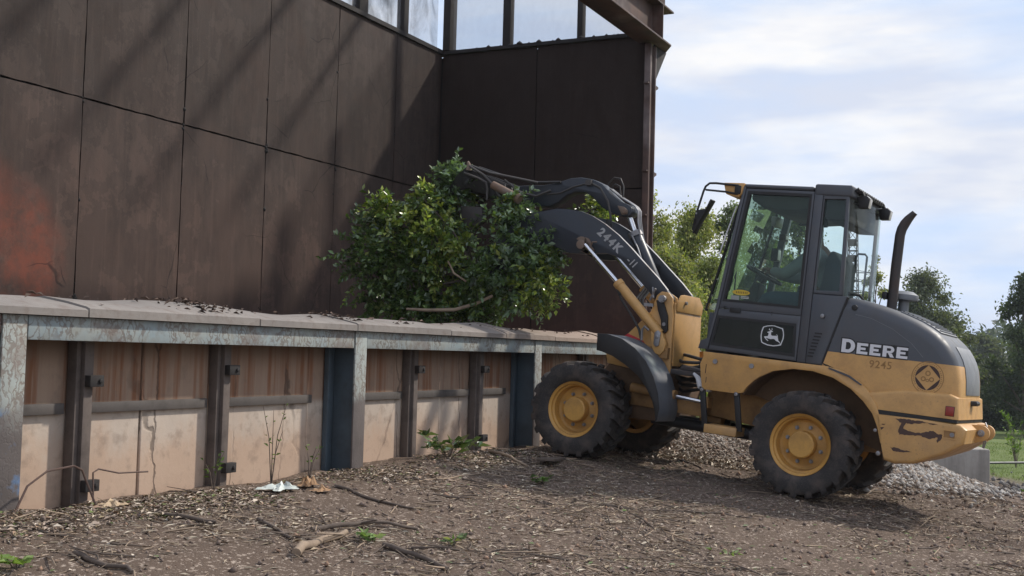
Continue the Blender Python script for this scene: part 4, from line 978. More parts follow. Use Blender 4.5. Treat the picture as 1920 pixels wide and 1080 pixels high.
# arch liner: a shell over the tyre
AO = [(.60, .34), (.552, .42), (.456, .515), (.34, .582), (.17, .622), (0, .624), (-.173, .59), (-.329, .517), (-.436, .432), (-.535, .33), (-.585, .23), (-.625, .10), (-.65, -.02)]
for y0, y1 in ((.36, NY + .014), (HF - .109, -.36)):
    m_ = MB(); m_.prism(AO + [(x * .985, z * .985) for x, z in AO[::-1]], y0, y1); al = P(m_, 'wheel_arch', M['liner'], angle=50)
m_ = MB(); m_.prism(AO, .33, .357); P(m_, 'inner_arch_panel', M['liner'])
m_ = MB(); m_.prism([(-.56, .33), (-.64, -.03), (-.70, -.03), (-.62, .33)], .40, NY + .03); m_.cyl((-.60, NY + .031, .02), (-.60, NY + .045, .02), .022, 10, 1); m_.cyl((-.555, NY + .016, .20), (-.555, NY + .03, .20), .018, 10, 1); P(m_, 'tail_bracket', [M['liner'], M['steel']], bevel=.004)
m_ = MB(); m_.box(-.06, .98, HF - .10, NY + .014, .62, .665); P(m_, 'cab_floor', M['black'])
m_ = MB(); m_.prism([(-.13, .662), (-.31, .615), (-.42, .55), (-.405, .545), (-.30, .60), (-.13, .648)], NY + .046, NY + .052); P(m_, 'fender_trim', M['grey'])
# steps
for x0 in (.955, .64):
    m_ = MB(); m_.prism([(x0 - .02, .36), (x0 + .03, .36), (x0 + .022 - .055, .02), (x0 - .028 - .055, .02)], NY + .015, NY + .04); m_.cyl((x0, NY + .04, .335), (x0, NY + .055, .335), .02, 8, 1); P(m_, 'step_hanger', [M['black'], M['steel']], bevel=.003)
m_ = MB(); m_.box(.60, .895, NY - .16, NY + .06, -.03, .045); P(m_, 'step', M['yellow'], bevel=.006)

# --- cab
cf = MB()
y0, y1 = NY - .055, NY
cf.prism([(.800, 2.16), (.775, 2.128), (.905, 1.06), (.965, .69), (1.055, .69), (1.04, .76), (.975, .79), (.935, 1.06)], y0 - .03, y1)             # near A pillar
cf.prism([(.088, 2.15), (.162, 2.15), (.162, .672), (.088, .672)], y0, y1)                                                                       # near B pillar
cf.ring([(.085, 2.15), (-.130, 2.14), (-.165, 1.265), (.085, 1.262)], [(.074, 2.065), (-.104, 2.07), (-.131, 1.298), (.070, 1.290)], y0 + .01, y1 - .004)
cf.prism([(.085, 1.258), (-.207, 1.262), (-.055, .70), (-.06, .672), (.085, .672)], y0, y1 - .002)
cf.prism([(.800, 2.16), (.735, 2.128), (.885, 1.06), (.955, .69), (1.04, .69), (.935, 1.06)], -.60, -.545)                                      # far A pillar
cf.prism([(-.07, 2.15), (-.10, 2.15), (-.12, .68), (-.09, .68)], -.50, -.47)
cf.box(-.1, .90, -.55, -.51, .66, 1.06)
cf.box(.80, 1.02, -.545, NY - .09, .665, 1.02)
cf.prism([(-.13, 1.24), (-.20, 1.24), (-.06, .67), (-.02, .67)], -.48, NY - .06)
cab = P(cf, 'cab_frame', M['grey'], bevel=.008)
m_ = MB()
for k in range(8): m_.box(.0 + .008 * k - .03, .062 + .006 * k - .03, NY - .0015, NY + .0006, .925 - .028 * k, .937 - .028 * k)
P(m_, 'louvre', M['black'], cab)
m_ = MB(); m_.cyl((-.02, NY - .01, 1.08), (-.02, NY + .02, 1.08), .018, 14); P(m_, 'cab_lock', M['steel'], cab, bevel=.003)
m_ = MB(); m_.tube([(-.212, NY - .004, 1.255), (-.13, NY - .004, .96), (-.058, NY - .004, .69), (-.10, NY - .004, .672), (-.3, NY - .004, .60)], .011, 6); P(m_, 'rubber_seal', M['black'], cab)
m_ = MB(); m_.box(.17, .80, -.545, NY - .003, 2.128, 2.168); m_.box(-.155, .167, -.47, NY + .004, 2.09, 2.192); P(m_, 'cab_roof', M['grey'], bevel=.022, seg=3)
m_ = MB(); m_.prism([(.10, 2.125), (.74, 2.125), (.74, 2.04), (.62, 1.97), (.40, 1.955), (.10, 1.99)], -.48, NY - .06); P(m_, 'headliner', M['cabin'], bevel=.02)
m_ = MB(); m_.box(-.10, .07, -.44, NY - .06, 1.90, 2.085); P(m_, 'rear_headliner', M['cabin'], bevel=.015)
dr = MB()
dr.ring([(.772, 2.125), (.166, 2.125), (.166, 1.062), (.902, 1.062)], [(.742, 2.095), (.195, 2.092), (.190, 1.130), (.865, 1.133)], NY - .045, NY - .003)
dr.ring([(.902, 1.060), (.166, 1.060), (.166, .678), (.960, .690)], [(.897, .990), (.205, .985), (.190, .722), (.935, .740)], NY - .045, NY - .003)
door = P(dr, 'door', M['grey'], bevel=.005)
m_ = MB(); m_.ring([(.752, 2.105), (.185, 2.102), (.180, 1.122), (.875, 1.125)], [(.728, 2.080), (.207, 2.078), (.203, 1.144), (.851, 1.147)], NY - .04, NY + .0005); m_.ring([(.905, .998), (.197, .993), (.182, .714), (.943, .732)], [(.885, .975), (.217, .970), (.205, .738), (.922, .755)], NY - .04, NY + .0005); P(m_, 'window_seal', M['black'], door)
m_ = MB(); m_.prism([(.74, 2.092), (.197, 2.090), (.192, 1.132), (.862, 1.135)], NY - .028, NY - .022); dg_ = P(m_, 'door_window', M['glass'], door)
m_ = MB(); m_.prism([(.895, .988), (.207, .983), (.192, .724), (.933, .742)], NY - .012, NY - .006); P(m_, 'lower_door_window', M['glassdark'], door)
m_ = MB(); m_.box(.70, .80, NY - .002, NY + .006, 1.035, 1.075); m_.cyl((.845, NY - .01, 1.072), (.845, NY + .012, 1.072), .012, 12); m_.cyl((.42, NY - .004, 1.07), (.42, NY + .002, 1.07), .006, 8); m_.cyl((.42, NY - .004, 1.048), (.42, NY + .002, 1.048), .006, 8); P(m_, 'door_handle', M['black'], door, bevel=.002)
m_ = MB(); m_.prism([(.068, 2.07), (-.108, 2.072), (-.134, 1.296), (.066, 1.290)], NY - .034, NY - .029); P(m_, 'quarter_window', M['glasspale'])
# emblem on the lower door glass
DEER = [(0.443, 0.898), (0.434, 0.902), (0.419, 0.907), (0.411, 0.913), (0.404, 0.911), (0.393, 0.908), (0.395, 0.903), (0.408, 0.901), (0.409, 0.891), (0.408, 0.878), (0.399, 0.87), (0.378, 0.871), (0.365, 0.873), (0.357, 0.87), (0.354, 0.874), (0.361, 0.883), (0.358, 0.885), (0.346, 0.872), (0.348, 0.866), (0.342, 0.847), (0.339, 0.835), (0.329, 0.827), (0.318, 0.812), (0.316, 0.805), (0.33, 0.818), (0.342, 0.825), (0.358, 0.829), (0.372, 0.842), (0.386, 0.845), (0.406, 0.84), (0.427, 0.842), (0.444, 0.847), (0.453, 0.848), (0.446, 0.841), (0.426, 0.826), (0.43, 0.821), (0.444, 0.83), (0.459, 0.844), (0.467, 0.854), (0.461, 0.859), (0.44, 0.861), (0.434, 0.865), (0.431, 0.876), (0.43, 0.891), (0.44, 0.892)]
ANT = [[(0.41, 0.911), (0.421, 0.92), (0.426, 0.93), (0.429, 0.927), (0.432, 0.915), (0.427, 0.917), (0.423, 0.914), (0.414, 0.91)], [(0.408, 0.912), (0.4, 0.923), (0.404, 0.935), (0.408, 0.934), (0.405, 0.923), (0.411, 0.915)]]
LOUT = [(0.482, 0.941), (0.451, 0.952), (0.409, 0.959), (0.383, 0.959), (0.356, 0.952), (0.309, 0.942), (0.3, 0.913), (0.294, 0.883), (0.295, 0.852), (0.303, 0.826), (0.311, 0.797), (0.338, 0.789), (0.378, 0.781), (0.431, 0.784), (0.472, 0.796), (0.487, 0.806), (0.494, 0.831), (0.499, 0.861), (0.497, 0.897), (0.489, 0.929)]
LINN = [(0.475, 0.935), (0.445, 0.946), (0.408, 0.952), (0.385, 0.952), (0.358, 0.945), (0.318, 0.936), (0.307, 0.912), (0.302, 0.882), (0.304, 0.851), (0.311, 0.828), (0.317, 0.806), (0.344, 0.796), (0.379, 0.789), (0.427, 0.792), (0.468, 0.804), (0.48, 0.811), (0.486, 0.832), (0.49, 0.862), (0.488, 0.898), (0.479, 0.927)]
m_ = MB(); m_.prism(DEER, NY - .0055, NY - .0045); m_.ring(LOUT, LINN, NY - .0055, NY - .0045)
for a in ANT: m_.prism(a, NY - .0056, NY - .0046)
P(m_, 'shield_emblem', M['white'], door)
m_ = MB(); st = [(.722 - .080 * math.cos(2 * PI * i / 24), 1.215 + .024 * math.sin(2 * PI * i / 24)) for i in range(24)]; m_.prism(st, NY - .0215, NY - .0205)
for zz in (1.178, 1.166): m_.box(.648, .72, NY - .0215, NY - .0205, zz, zz + .005, 1)
m_.box(.735, .81, NY - .0215, NY - .0205, 1.148, 1.185, 2)
for k in range(7): m_.box(.668 + .016 * k - .0035, .668 + .016 * k + .0035, NY - .0204, NY - .0199, 1.206, 1.224, 3)
P(m_, 'glass_sticker', [M['sticker'], M['lamp'], M['screen'], M['stickerdark']], door)
# windscreen and rear window: bowed sheets of tinted glass
def xa(z): return .80 - (z - 2.15) * .1155
ws = MB(); ny_, nz_ = 14, 8; vs = []; fs = []
for i in range(ny_ + 1):
    f = i / ny_; y = NY - .02 - f * (NY + .555); s_ = 1 - abs(2 * f - 1) ** 6
    for j in range(nz_ + 1):
        z = 1.05 + 1.06 * j / nz_
        vs.append((xa(z) + .005 + (.03 + (2.12 - z) * .115) * s_ ** .5, y, z))
for i in range(ny_):
    for j in range(nz_): a = i * (nz_ + 1) + j; fs.append((a, a + nz_ + 1, a + nz_ + 2, a + 1))
ws.add(vs, fs); P(ws, 'windscreen', M['glass'], angle=80)
rw = MB(); pl_ = [(-.128, .635), (-.150, .60), (-.170, .5), (-.195, .3), (-.205, .1), (-.195, -.1), (-.165, -.3), (-.125, -.44), (-.10, -.48)]
vs = [(x + (.0 if z > 2 else -.02), y, z) for x, y in pl_ for z in (1.245, 2.085)]
rw.add(vs, [(2 * i, 2 * i + 2, 2 * i + 3, 2 * i + 1) for i in range(len(pl_) - 1)]); P(rw, 'rear_window', M['glasspale'], angle=80)
m_ = MB(); m_.tube([(xa(1.95) + .035, NY - .035, 1.97), (xa(1.8) + .06, NY - .03, 1.80), (xa(1.55) + .10, NY - .03, 1.52)], .006, 6); P(m_, 'windscreen_glint', M['white'])  # added white strip standing in for the sky's reflection along the glass edge
m_ = MB()
for f_ in (.10, .90):
    s_ = (1 - abs(2 * f_ - 1) ** 6) ** .5; m_.tube([(xa(z) + .012 + (.03 + (2.12 - z) * .115) * s_, NY - .02 - f_ * (NY + .555), z) for z in (1.03, 1.3, 1.6, 1.9, 2.10)], .014, 6)
P(m_, 'windscreen_seal', M['black'])
m_ = MB(); m_.tube([(xa(1.95) + .14, .1, 1.95), (xa(1.5) + .12, .1, 1.55), (xa(1.15) + .10, .02, 1.15)], .007, 6); m_.tube([(xa(1.9) + .10, .15, 1.90), (xa(1.25) + .13, .12, 1.25)], .010, 6); P(m_, 'wiper', M['black'])
m_ = MB(); m_.tube([(-.15, .42, 1.30), (-.22, .36, 1.30), (-.225, .20, 1.265), (-.22, .05, 1.25)], [.018, .012, .009, .012], 8); P(m_, 'rear_wiper', M['black'])
# roof front light housing with lamp, mirror on its tube
m_ = MB(); m_.prism([(.985, 2.168), (.790, 2.172), (.805, 2.08), (.83, 2.045), (.90, 2.05), (.955, 2.07)], NY - .20, NY + .01); lh = P(m_, 'light_housing', M['yellow'], bevel=.008)
m_ = MB(); m_.box(.815, .87, NY + .0105, NY + .03, 2.07, 2.145); P(m_, 'turn_signal', M['black'], lh, bevel=.006)
mt_ = MB(); mt_.tube([(.84, NY + .02, 2.145), (1.05, NY + .02, 2.158), (1.11, NY + .02, 2.155), (1.145, NY + .02, 2.125), (1.16, NY + .02, 2.08), (1.195, NY + .02, 1.92), (1.215, NY + .02, 1.80), (1.222, NY + .02, 1.73)], .010, 10)
mt_.tube([(.84, NY + .02, 2.07), (.95, NY + .02, 2.085), (1.14, NY + .02, 2.095)], .009, 8); mt = P(mt_, 'mirror_arm', M['black'])
m_ = MB(); m_.prism([(1.060, 2.005), (1.078, 2.015), (1.090, 1.99), (1.115, 1.925), (1.165, 1.915), (1.205, 1.90), (1.21, 1.85), (1.195, 1.81), (1.212, 1.74), (1.215, 1.70), (1.200, 1.70), (1.165, 1.79), (1.115, 1.89)], NY - .05, NY + .045); P(m_, 'mirror', M['black'], mt, bevel=.008)
m_ = MB(); m_.box(1.185, 1.20, NY + .046, NY + .05, 1.87, 1.885); P(m_, 'mirror_bolt', M['steel'], mt)
def worklight(x, y, z):
    m = MB(); m.prism([(x + .05, z + .03), (x - .02, z + .045), (x - .055, z + .02), (x - .045, z - .055), (x + .03, z - .06)], y - .045, y + .045); m.prism([(x - .0205, z + .045), (x - .0555, z + .02), (x - .0455, z - .055), (x - .049, z - .058), (x - .062, z + .02), (x - .026, z + .05)], y - .040, y + .040, m=1)
    m.tube([(x + .06, y, z + .06), (x + .02, y, z + .07), (x, y, z + .03)], .016, 8); m.cyl((x + .08, y + .02, z - .01), (x + .02, y + .02, z - .02), .01, 8)
    return P(m, 'work_light', [M['black'], M['lamp']], bevel=.004)
worklight(-.205, .46, 2.085); worklight(-.205, -.26, 2.085)
m_ = MB(); m_.tube([(-.13, .60, 2.165), (-.17, .50, 2.16), (-.175, .30, 2.155), (-.175, 0, 2.15), (-.175, -.3, 2.15)], .018, 8)
for k in range(12): m_.cyl((-.165, .58 - .075 * k, 2.15), (-.19, .58 - .075 * k, 2.172), .020, 8)
P(m_, 'light_bar', M['black'])
# inside the cab
def torus(c, nrm, R, r, n=36, m=10):
    nrm = Vector(nrm).normalized(); a = Vector((0, 1, 0)); b = nrm.cross(a).normalized(); path = [Vector(c) + (a * math.cos(2 * PI * i / n) + b * math.sin(2 * PI * i / n)) * R for i in range(n)]
    vs = []
    for i in range(n):
        rad = (path[i] - Vector(c)).normalized()
        for j in range(m): t = 2 * PI * j / m; vs.append(path[i] + rad * r * math.cos(t) + nrm * r * math.sin(t))
    return vs, [(i * m + j, i * m + (j + 1) % m, ((i + 1) % n) * m + (j + 1) % m, ((i + 1) % n) * m + j) for i in range(n) for j in range(m)]
sw = MB(); sw.add(*torus((.738, .05, 1.423), (-.42, 0, .91), .172, .013)); sw.cyl((.738, .05, 1.425), (.77, .05, 1.36), .045, 14)
for a in (0, 2.1, 4.2):
    d = Vector((0, 1, 0)) * math.cos(a) + Vector((.91, 0, .42)) * math.sin(a); sw.cyl(Vector((.738, .05, 1.415)), Vector((.738, .05, 1.423)) + d * .17, .010, 8)
P(sw, 'steering_wheel', M['black'])
m_ = MB(); m_.prism([(.80, 1.36), (.74, 1.33), (.80, .72), (.96, .72), (.92, 1.10)], -.04, .14); P(m_, 'steering_column', M['cabin'], bevel=.02)
m_ = MB(); m_.prism([(.10, 1.04), (.55, 1.06), (.55, 1.13), (.16, 1.15)], -.14, .34); m_.prism([(.02, 1.0), (.16, 1.12), (.10, 1.58), (.07, 1.66), (.03, 1.66), (-.03, 1.58), (-.06, 1.05)], -.14, .34); m_.box(-.02, .5, -.1, .3, .70, 1.04); P(m_, 'seat', M['seat'], bevel=.03, seg=3)
m_ = MB(); m_.tube([(.02, -.30, 1.30), (.02, -.30, 1.68), (.0, -.30, 1.71), (-.06, -.30, 1.71), (-.08, -.30, 1.69), (-.08, -.30, 1.3)], .010, 8); P(m_, 'grab_bar', M['grey'])
m_ = MB(); m_.prism([(-.02, 1.18), (.45, 1.16), (.50, 1.28), (.40, 1.33), (.0, 1.30)], -.42, -.20); m_.cyl((.40, -.3, 1.3), (.43, -.3, 1.44), .016, 8); P(m_, 'control_console', M['cabin'], bevel=.02)
m_ = MB(); m_.box(.80, .86, -.53, -.42, 1.60, 1.72); m_.box(.795, .80, -.52, -.43, 1.61, 1.71, 1); m_.box(.74, .80, -.53, -.42, 1.80, 1.86); m_.box(.735, .74, -.52, -.43, 1.81, 1.85, 1); P(m_, 'monitor', [M['black'], M['screen']], bevel=.003)
m_ = MB(); m_.prism([(.74, 1.99), (.80, 1.99), (.79, 1.90), (.75, 1.90)], -.34, -.14); P(m_, 'inside_mirror', M['screen'], bevel=.008)

# ------------------------------------------------------------------ the driver
def skin_obj(name, verts, edges, mat, parent, root=0, sub=2):
    me = bpy.data.meshes.new(name); me.from_pydata([Vector(v[:3]) + Vector(OL) for v in verts], edges, []); me.materials.append(mat)
    o = bpy.data.objects.new(name, me); COL.objects.link(o); o.parent = parent
    md = o.modifiers.new('skin', 'SKIN'); md.use_smooth_shade = True
    for i, v in enumerate(verts):
        s = me.skin_vertices[0].data[i]; s.radius = (v[3], v[4] if len(v) > 4 else v[3]); s.use_root = (i == root)
    sd = o.modifiers.new('subdivision', 'SUBSURF'); sd.levels = sub; sd.render_levels = sub
    return o
drv = thing('person', None, 'driver in a grey long-sleeved shirt sitting in the cab with hands on the steering wheel', 'person', mw=LM)
cx = .10
B = [(.22, cx, 1.20, .10, .13), (.21, cx, 1.36, .095, .13), (.215, cx, 1.52, .10, .155), (.225, cx, 1.63, .085, .15), (.245, cx, 1.71, .05, .05), (.265, cx, 1.775, .055, .052), (.285, cx, 1.85, .085, .072), (.285, cx, 1.92, .075, .066)]
E_ = [(i, i + 1) for i in range(7)]
def limb(sy, hand, elbow):
    s = len(B)
    B.extend([(.235, cx + sy * .19, 1.62, .058), (elbow[0], elbow[1], elbow[2], .042), (hand[0] - .05, hand[1] + sy * .01, hand[2] - .005, .029), (hand[0], hand[1], hand[2], .032, .018)])
    E_.extend([(3, s), (s, s + 1), (s + 1, s + 2), (s + 2, s + 3)])
    for k in range(4):
        f = len(B); L_ = (.030, .034, .032, .026)[k]; oy = (k - 1.5) * .019
        B.extend([(hand[0] + .03, hand[1] + oy, hand[2] + .012, .0095), (hand[0] + .03 + L_ * .8, hand[1] + oy, hand[2] + .004, .009), (hand[0] + .03 + L_, hand[1] + oy, hand[2] - .022, .008)])
        E_.extend([(s + 3, f), (f, f + 1), (f + 1, f + 2)])
    f = len(B); B.extend([(hand[0] - .005, hand[1] - sy * .035, hand[2] + .006, .011), (hand[0] + .025, hand[1] - sy * .045, hand[2] + .01, .009)]); E_.extend([(s + 3, f), (f, f + 1)])
limb(1, (.655, .17, 1.465), (.45, .36, 1.42)); limb(-1, (.72, -.10, 1.455), (.46, -.12, 1.42))
for sy in (1, -1):
    s = len(B); B.extend([(.30, cx + sy * .09, 1.20, .085), (.64, cx + sy * .13, 1.21, .062), (.72, cx + sy * .11, .86, .045), (.74, cx + sy * .11, .755, .04), (.86, cx + sy * .11, .735, .034)])
    E_.extend([(0, s), (s, s + 1), (s + 1, s + 2), (s + 2, s + 3), (s + 3, s + 4)])
body = skin_obj('body', B, E_, M['skin'], drv, 0, 1)
hd = MB()   # nose, brow, ears
hd.prism([(.355, 1.875), (.392, 1.84), (.352, 1.832)], cx - .013, cx + .013); hd.box(.265, .30, cx + .072, cx + .084, 1.83, 1.89); hd.box(.265, .30, cx - .084, cx - .072, 1.83, 1.89); hd.box(.350, .362, cx - .022, cx + .022, 1.798, 1.806)
P(hd, 'face_features', M['skin'], drv, bevel=.005)
m_ = MB()
for sy in (1, -1): m_.lathe([(.001, .007), (.008, .004), (.009, 0), (.001, -.004)], 10, 'x', (.358, cx + sy * .03, 1.872))
P(m_, 'eye', M['cap'], drv)
m_ = MB(); m_.lathe([(.094, 1.895), (.096, 1.92), (.085, 1.965), (.05, 1.992), (.001, 2.0)], 24, 'z', (.285, cx, 0)); m_.prism([(.36, cx - .07), (.43, cx - .055), (.455, cx), (.43, cx + .055), (.36, cx + .07)], 1.893, 1.903, 'z'); P(m_, 'cap', M['cap'], drv)
S = [(.22, cx, 1.22, .115, .145), (.21, cx, 1.36, .108, .145), (.21, cx, 1.52, .115, .17), (.225, cx, 1.635, .09, .155), (.24, cx, 1.69, .06, .06)]
SE = [(0, 1), (1, 2), (2, 3), (3, 4)]
for sy, el, hn in ((1, (.45, .36, 1.42), (.62, .19, 1.46)), (-1, (.46, -.12, 1.42), (.68, -.10, 1.45))):
    s = len(S); S.extend([(.235, cx + sy * .19, 1.62, .072), (*el, .056), (*hn, .042)]); SE.extend([(3, s), (s, s + 1), (s + 1, s + 2)])
skin_obj('shirt', S, SE, M['shirt'], drv, 0, 2)
T_ = [(.22, cx, 1.19, .12, .15)]; TE = []
for sy in (1, -1):
    s = len(T_); T_.extend([(.30, cx + sy * .09, 1.20, .095), (.64, cx + sy * .13, 1.21, .075), (.72, cx + sy * .11, .86, .06), (.735, cx + sy * .11, .79, .056)]); TE.extend([(0, s), (s, s + 1), (s + 1, s + 2), (s + 2, s + 3)])
skin_obj('trousers', T_, TE, M['jeans'], drv, 0, 2)
m_ = MB()
for sy in (1, -1): m_.prism([(.69, .70), (.90, .70), (.91, .735), (.84, .775), (.78, .82), (.69, .82)], cx + sy * .11 - .05, cx + sy * .11 + .05)
P(m_, 'boot', M['cap'], drv, bevel=.02)

# ------------------------------------------------------------------ the cut bush in the grapple
def gz(x, y): return float(ground_z(np.array([x]), np.array([y]))[0])
bush = thing('cut_bush', (10.62, 5.7, 1.95), 'big leafy green bush gripped in the loader grapple above the wall cap', 'bush')
BO = np.array([10.62, 5.7, 1.95])
BL = [  # centre, radius (x,y,z), tone: 0 yellow green, 1 dark green, 2 grey glossy green
 ((10.38, 6.66, 2.42), (.34, .36, .33), 1), ((10.36, 6.62, 2.08), (.32, .38, .34), 1), ((10.50, 6.28, 2.52), (.34, .34, .34), 0), ((10.52, 6.22, 2.15), (.42, .38, .40), 1),
 ((10.55, 6.22, 1.80), (.40, .36, .30), 1), ((10.52, 5.95, 2.40), (.36, .34, .36), 0), ((10.60, 5.85, 1.95), (.40, .34, .40), 0), ((10.58, 5.95, 1.68), (.36, .30, .24), 1),
 ((10.92, 6.14, 2.78), (.30, .24, .26), 2), ((10.98, 6.02, 3.00), (.22, .20, .26), 2), ((11.07, 6.08, 3.16), (.09, .09, .24), 2), ((11.06, 5.98, 3.05), (.12, .10, .20), 2), ((10.84, 5.06, 2.56), (.18, .14, .20), 2), ((10.80, 5.20, 2.74), (.20, .16, .18), 2), ((10.72, 4.90, 2.30), (.22, .14, .24), 2), ((11.40, 4.58, 2.80), (.11, .08, .05), 0), ((10.86, 5.98, 2.55), (.26, .24, .25), 2),
 ((10.44, 5.42, 2.02), (.24, .20, .24), 1), ((10.44, 6.45, 1.78), (.30, .26, .24), 1),
 ((10.78, 5.62, 1.85), (.40, .30, .36), 1), ((10.74, 5.32, 2.42), (.30, .26, .34), 2), ((10.82, 5.14, 2.56), (.26, .22, .28), 2), ((10.72, 5.16, 2.18), (.36, .30, .36), 2), ((10.70, 4.88, 2.20), (.30, .26, .34), 2),
 ((10.68, 4.84, 2.00), (.28, .22, .26), 0), ((10.72, 5.20, 1.95), (.32, .26, .24), 2), ((10.68, 5.55, 1.76), (.28, .22, .18), 1), ((10.45, 6.55, 2.72), (.12, .14, .16), 0), ((10.62, 6.18, 2.85), (.10, .10, .20), 0)]
PAL = [np.array([(.19, .235, .045), (.13, .19, .04), (.25, .28, .07), (.08, .13, .03)]), np.array([(.055, .095, .028), (.075, .125, .036), (.105, .15, .04), (.045, .075, .025)]), np.array([(.09, .135, .075), (.075, .115, .058), (.13, .18, .11), (.10, .16, .055)])]
stems = MB(); hub = Vector((10.68, 5.55, 2.05))
groups = {0: [], 2: []}
for c, r, tone in BL:
    c = np.array(c); r = np.array(r); nt = int(30 + 420 * float(np.prod(r)) ** .62)
    d = unit(rng.normal(size=(nt, 3))); base = c + d * r * rng.uniform(.15, .75, (nt, 1)) + rng.normal(0, .03, (nt, 3))
    dirn = unit(d * .8 + rng.normal(0, .55, (nt, 3)) + np.array([0, -.05, .12])); ln = rng.uniform(.10, .24, nt) * np.where(rng.random(nt) < .10, 1.5, 1.0)
    for _ in range(1):
        k = 15
        f = np.linspace(.12, 1, k)[None, :, None]
        pts = base[:, None, :] + dirn[:, None, :] * ln[:, None, None] * f + np.array([0, 0, -.05]) * f ** 2
        lt = unit(np.cross(dirn, rng.normal(size=(nt, 3))))
        sg = np.where(np.arange(k) % 2, 1, -1)[None, :, None]
        lb = np.cross(dirn, lt)
        an = rng.uniform(0, 2 * PI, (nt, k, 1))
        ld_ = dirn[:, None, :] * .6 + (lt[:, None, :] * np.cos(an) + lb[:, None, :] * np.sin(an)) * .8 + np.array([0, 0, -.1])
        nn_ = unit(rng.normal(0, .55, (nt, k, 3)) + np.array([.1, -.15, .85]))
        L = rng.uniform(.042, .082, (nt, k)); tint = np.clip(rng.normal(1.42, .36, (nt, 1, 1)), .6, 2.5)
        pal = PAL[tone if rng.random() > .0 else 1]
        cc = pal[rng.integers(0, 4, (nt, k))] * tint
        mixm = rng.random((nt, 1)) < .16
        cc = np.where(mixm[..., None], PAL[(tone + 1) % 3][rng.integers(0, 4, (nt, k))], cc)
        P_, D_, N_, L_, C_ = [a.reshape(-1, a.shape[-1]) if a.ndim == 3 else a.reshape(-1) for a in (pts, ld_, nn_, L, cc)]
        keep = (P_[:, 2] > 1.57) | (P_[:, 1] > 5.6)
        groups[2 if tone == 2 else 0].append((P_[keep], D_[keep], N_[keep], L_[keep], C_[keep]))
    cv = Vector(c.tolist()); mid = (hub + cv) / 2 + Vector((random.uniform(-.08, .08), random.uniform(-.08, .08), random.uniform(-.06, .08)))
    stems.tube([hub - Vector(BO), mid - Vector(BO), cv - Vector(BO)], [.018, .012, .006], 6)
    for _ in range(5):
        e = cv + Vector([random.uniform(-1, 1) * float(q) * .9 for q in r]); stems.tube([cv - Vector(BO), (cv + e) / 2 + Vector((0, 0, .03)) - Vector(BO), e - Vector(BO)], [.006, .004, .002], 5)
for key, nm, in ((0, 'foliage'), (2, 'foliage')):
    P_, D_, N_, L_, C_ = [np.concatenate([g[i] for g in groups[key]]) for i in range(5)]
    V, F, C = leaves(P_ - BO, D_, N_, L_, L_ * .52, C_, .12)
    o = mesh_np('foliage', V, F, M['glossleaf'], C, bush)
    if key == 2: o['label'] = 'grey-green glossy sprays at the top and right of the bush'
stems.build('branches', M['bark'], bush)
m_ = MB(); B3 = lambda x, y, z: (x - BO[0], y - BO[1], z - BO[2])
m_.tube([B3(10.20, 6.10, 1.70), B3(10.22, 5.85, 1.69), B3(10.28, 5.60, 1.70), B3(10.36, 5.42, 1.76), B3(10.5, 5.3, 1.85)], [.012, .017, .018, .017, .015], 8)
m_.tube([B3(10.30, 5.70, 2.18), B3(10.28, 5.62, 2.06), B3(10.32, 5.50, 1.98)], [.008, .010, .010], 7)
m_.build('bare_branch', M['stickpale'], bush)

# ------------------------------------------------------------------ trees
def tree(name, label, x, y, top, half, n, leaf, pal, group=None, low=.12, dens=26, weep=0., zb=None, seed=0, trunk_r=.12, depth=None, open_=.0):
    r = np.random.default_rng(seed); z0 = gz(x, y) if zb is None else zb; H = top - z0
    root = thing(name, (x, y, z0), label, 'tree', group)
    cl = []
    for i in range(dens):
        u = r.random() ** .8; zz = H * (low + (1 - low) * u) * r.uniform(.96, 1.06); f = (zz / H - low) / (1 - low)
        prof = math.sin(PI * min(1, .16 + .84 * f) ** .85) ** .6 if f < .97 else .2
        a = r.random() * 2 * PI; q = half * prof * math.sqrt(r.random()) * .92
        cl.append((q * math.cos(a), q * math.sin(a), zz * .97, (.24 + .26 * r.random()) * half * (1.1 - .45 * f)))
    cl.append((0, 0, H - half * .16, half * .16))
    mb = MB(); mb.tube([(0, 0, -.15), (.03 * H * .1, 0, H * .3), (0, .02 * H, H * .6), (0, 0, H * .92)], [trunk_r, trunk_r * .8, trunk_r * .5, trunk_r * .12], 9); mb.build('trunk', M['bark'], root)
    lb = MB()
    for cx_, cy_, cz_, cr_ in cl:
        st = max(.15 * H, cz_ - math.hypot(cx_, cy_) * .9 - .1 * H); lb.tube([(0, 0, st), (cx_ * .55, cy_ * .55, st + (cz_ - st) * .55), (cx_, cy_, cz_)], [trunk_r * .35, trunk_r * .2, trunk_r * .06], 5)
    lb.build('limbs', M['bark'], root)
    tot = sum(c[3] ** 2 for c in cl); Ps = []; Cs = []
    for cx_, cy_, cz_, cr_ in cl:
        m = int(n * cr_ ** 2 / tot) + 20
        d = unit(r.normal(size=(m, 3))); rad = cr_ * r.random((m, 1)) ** .5 * r.uniform(.6, 1.6, (m, 1))
        p = np.array([cx_, cy_, cz_]) + d * rad * np.array([1, 1, .8])
        if weep: p[:, 2] -= weep * r.random(m) ** 2 * cr_ * 2
        Ps.append(p); t_ = np.clip(r.normal(1, .22), .55, 1.5)
        Cs.append(pal[r.integers(0, len(pal), m)] * t_ * np.clip(r.normal(1, .15, (m, 1)), .6, 1.5))
    Pp = np.concatenate(Ps); Cc = np.concatenate(Cs); m = len(Pp)
    D = unit(r.normal(size=(m, 3)) + np.array([0, 0, -.4 - weep])); N = unit(r.normal(size=(m, 3)) * .7 + np.array([0, 0, .8])); L = r.uniform(.7, 1.3, m) * leaf
    V, F, C = leaves(Pp, D, N, L, L * .55, Cc, .1)
    mesh_np('crown', V, F, M['leaf'], C, root)
    return root
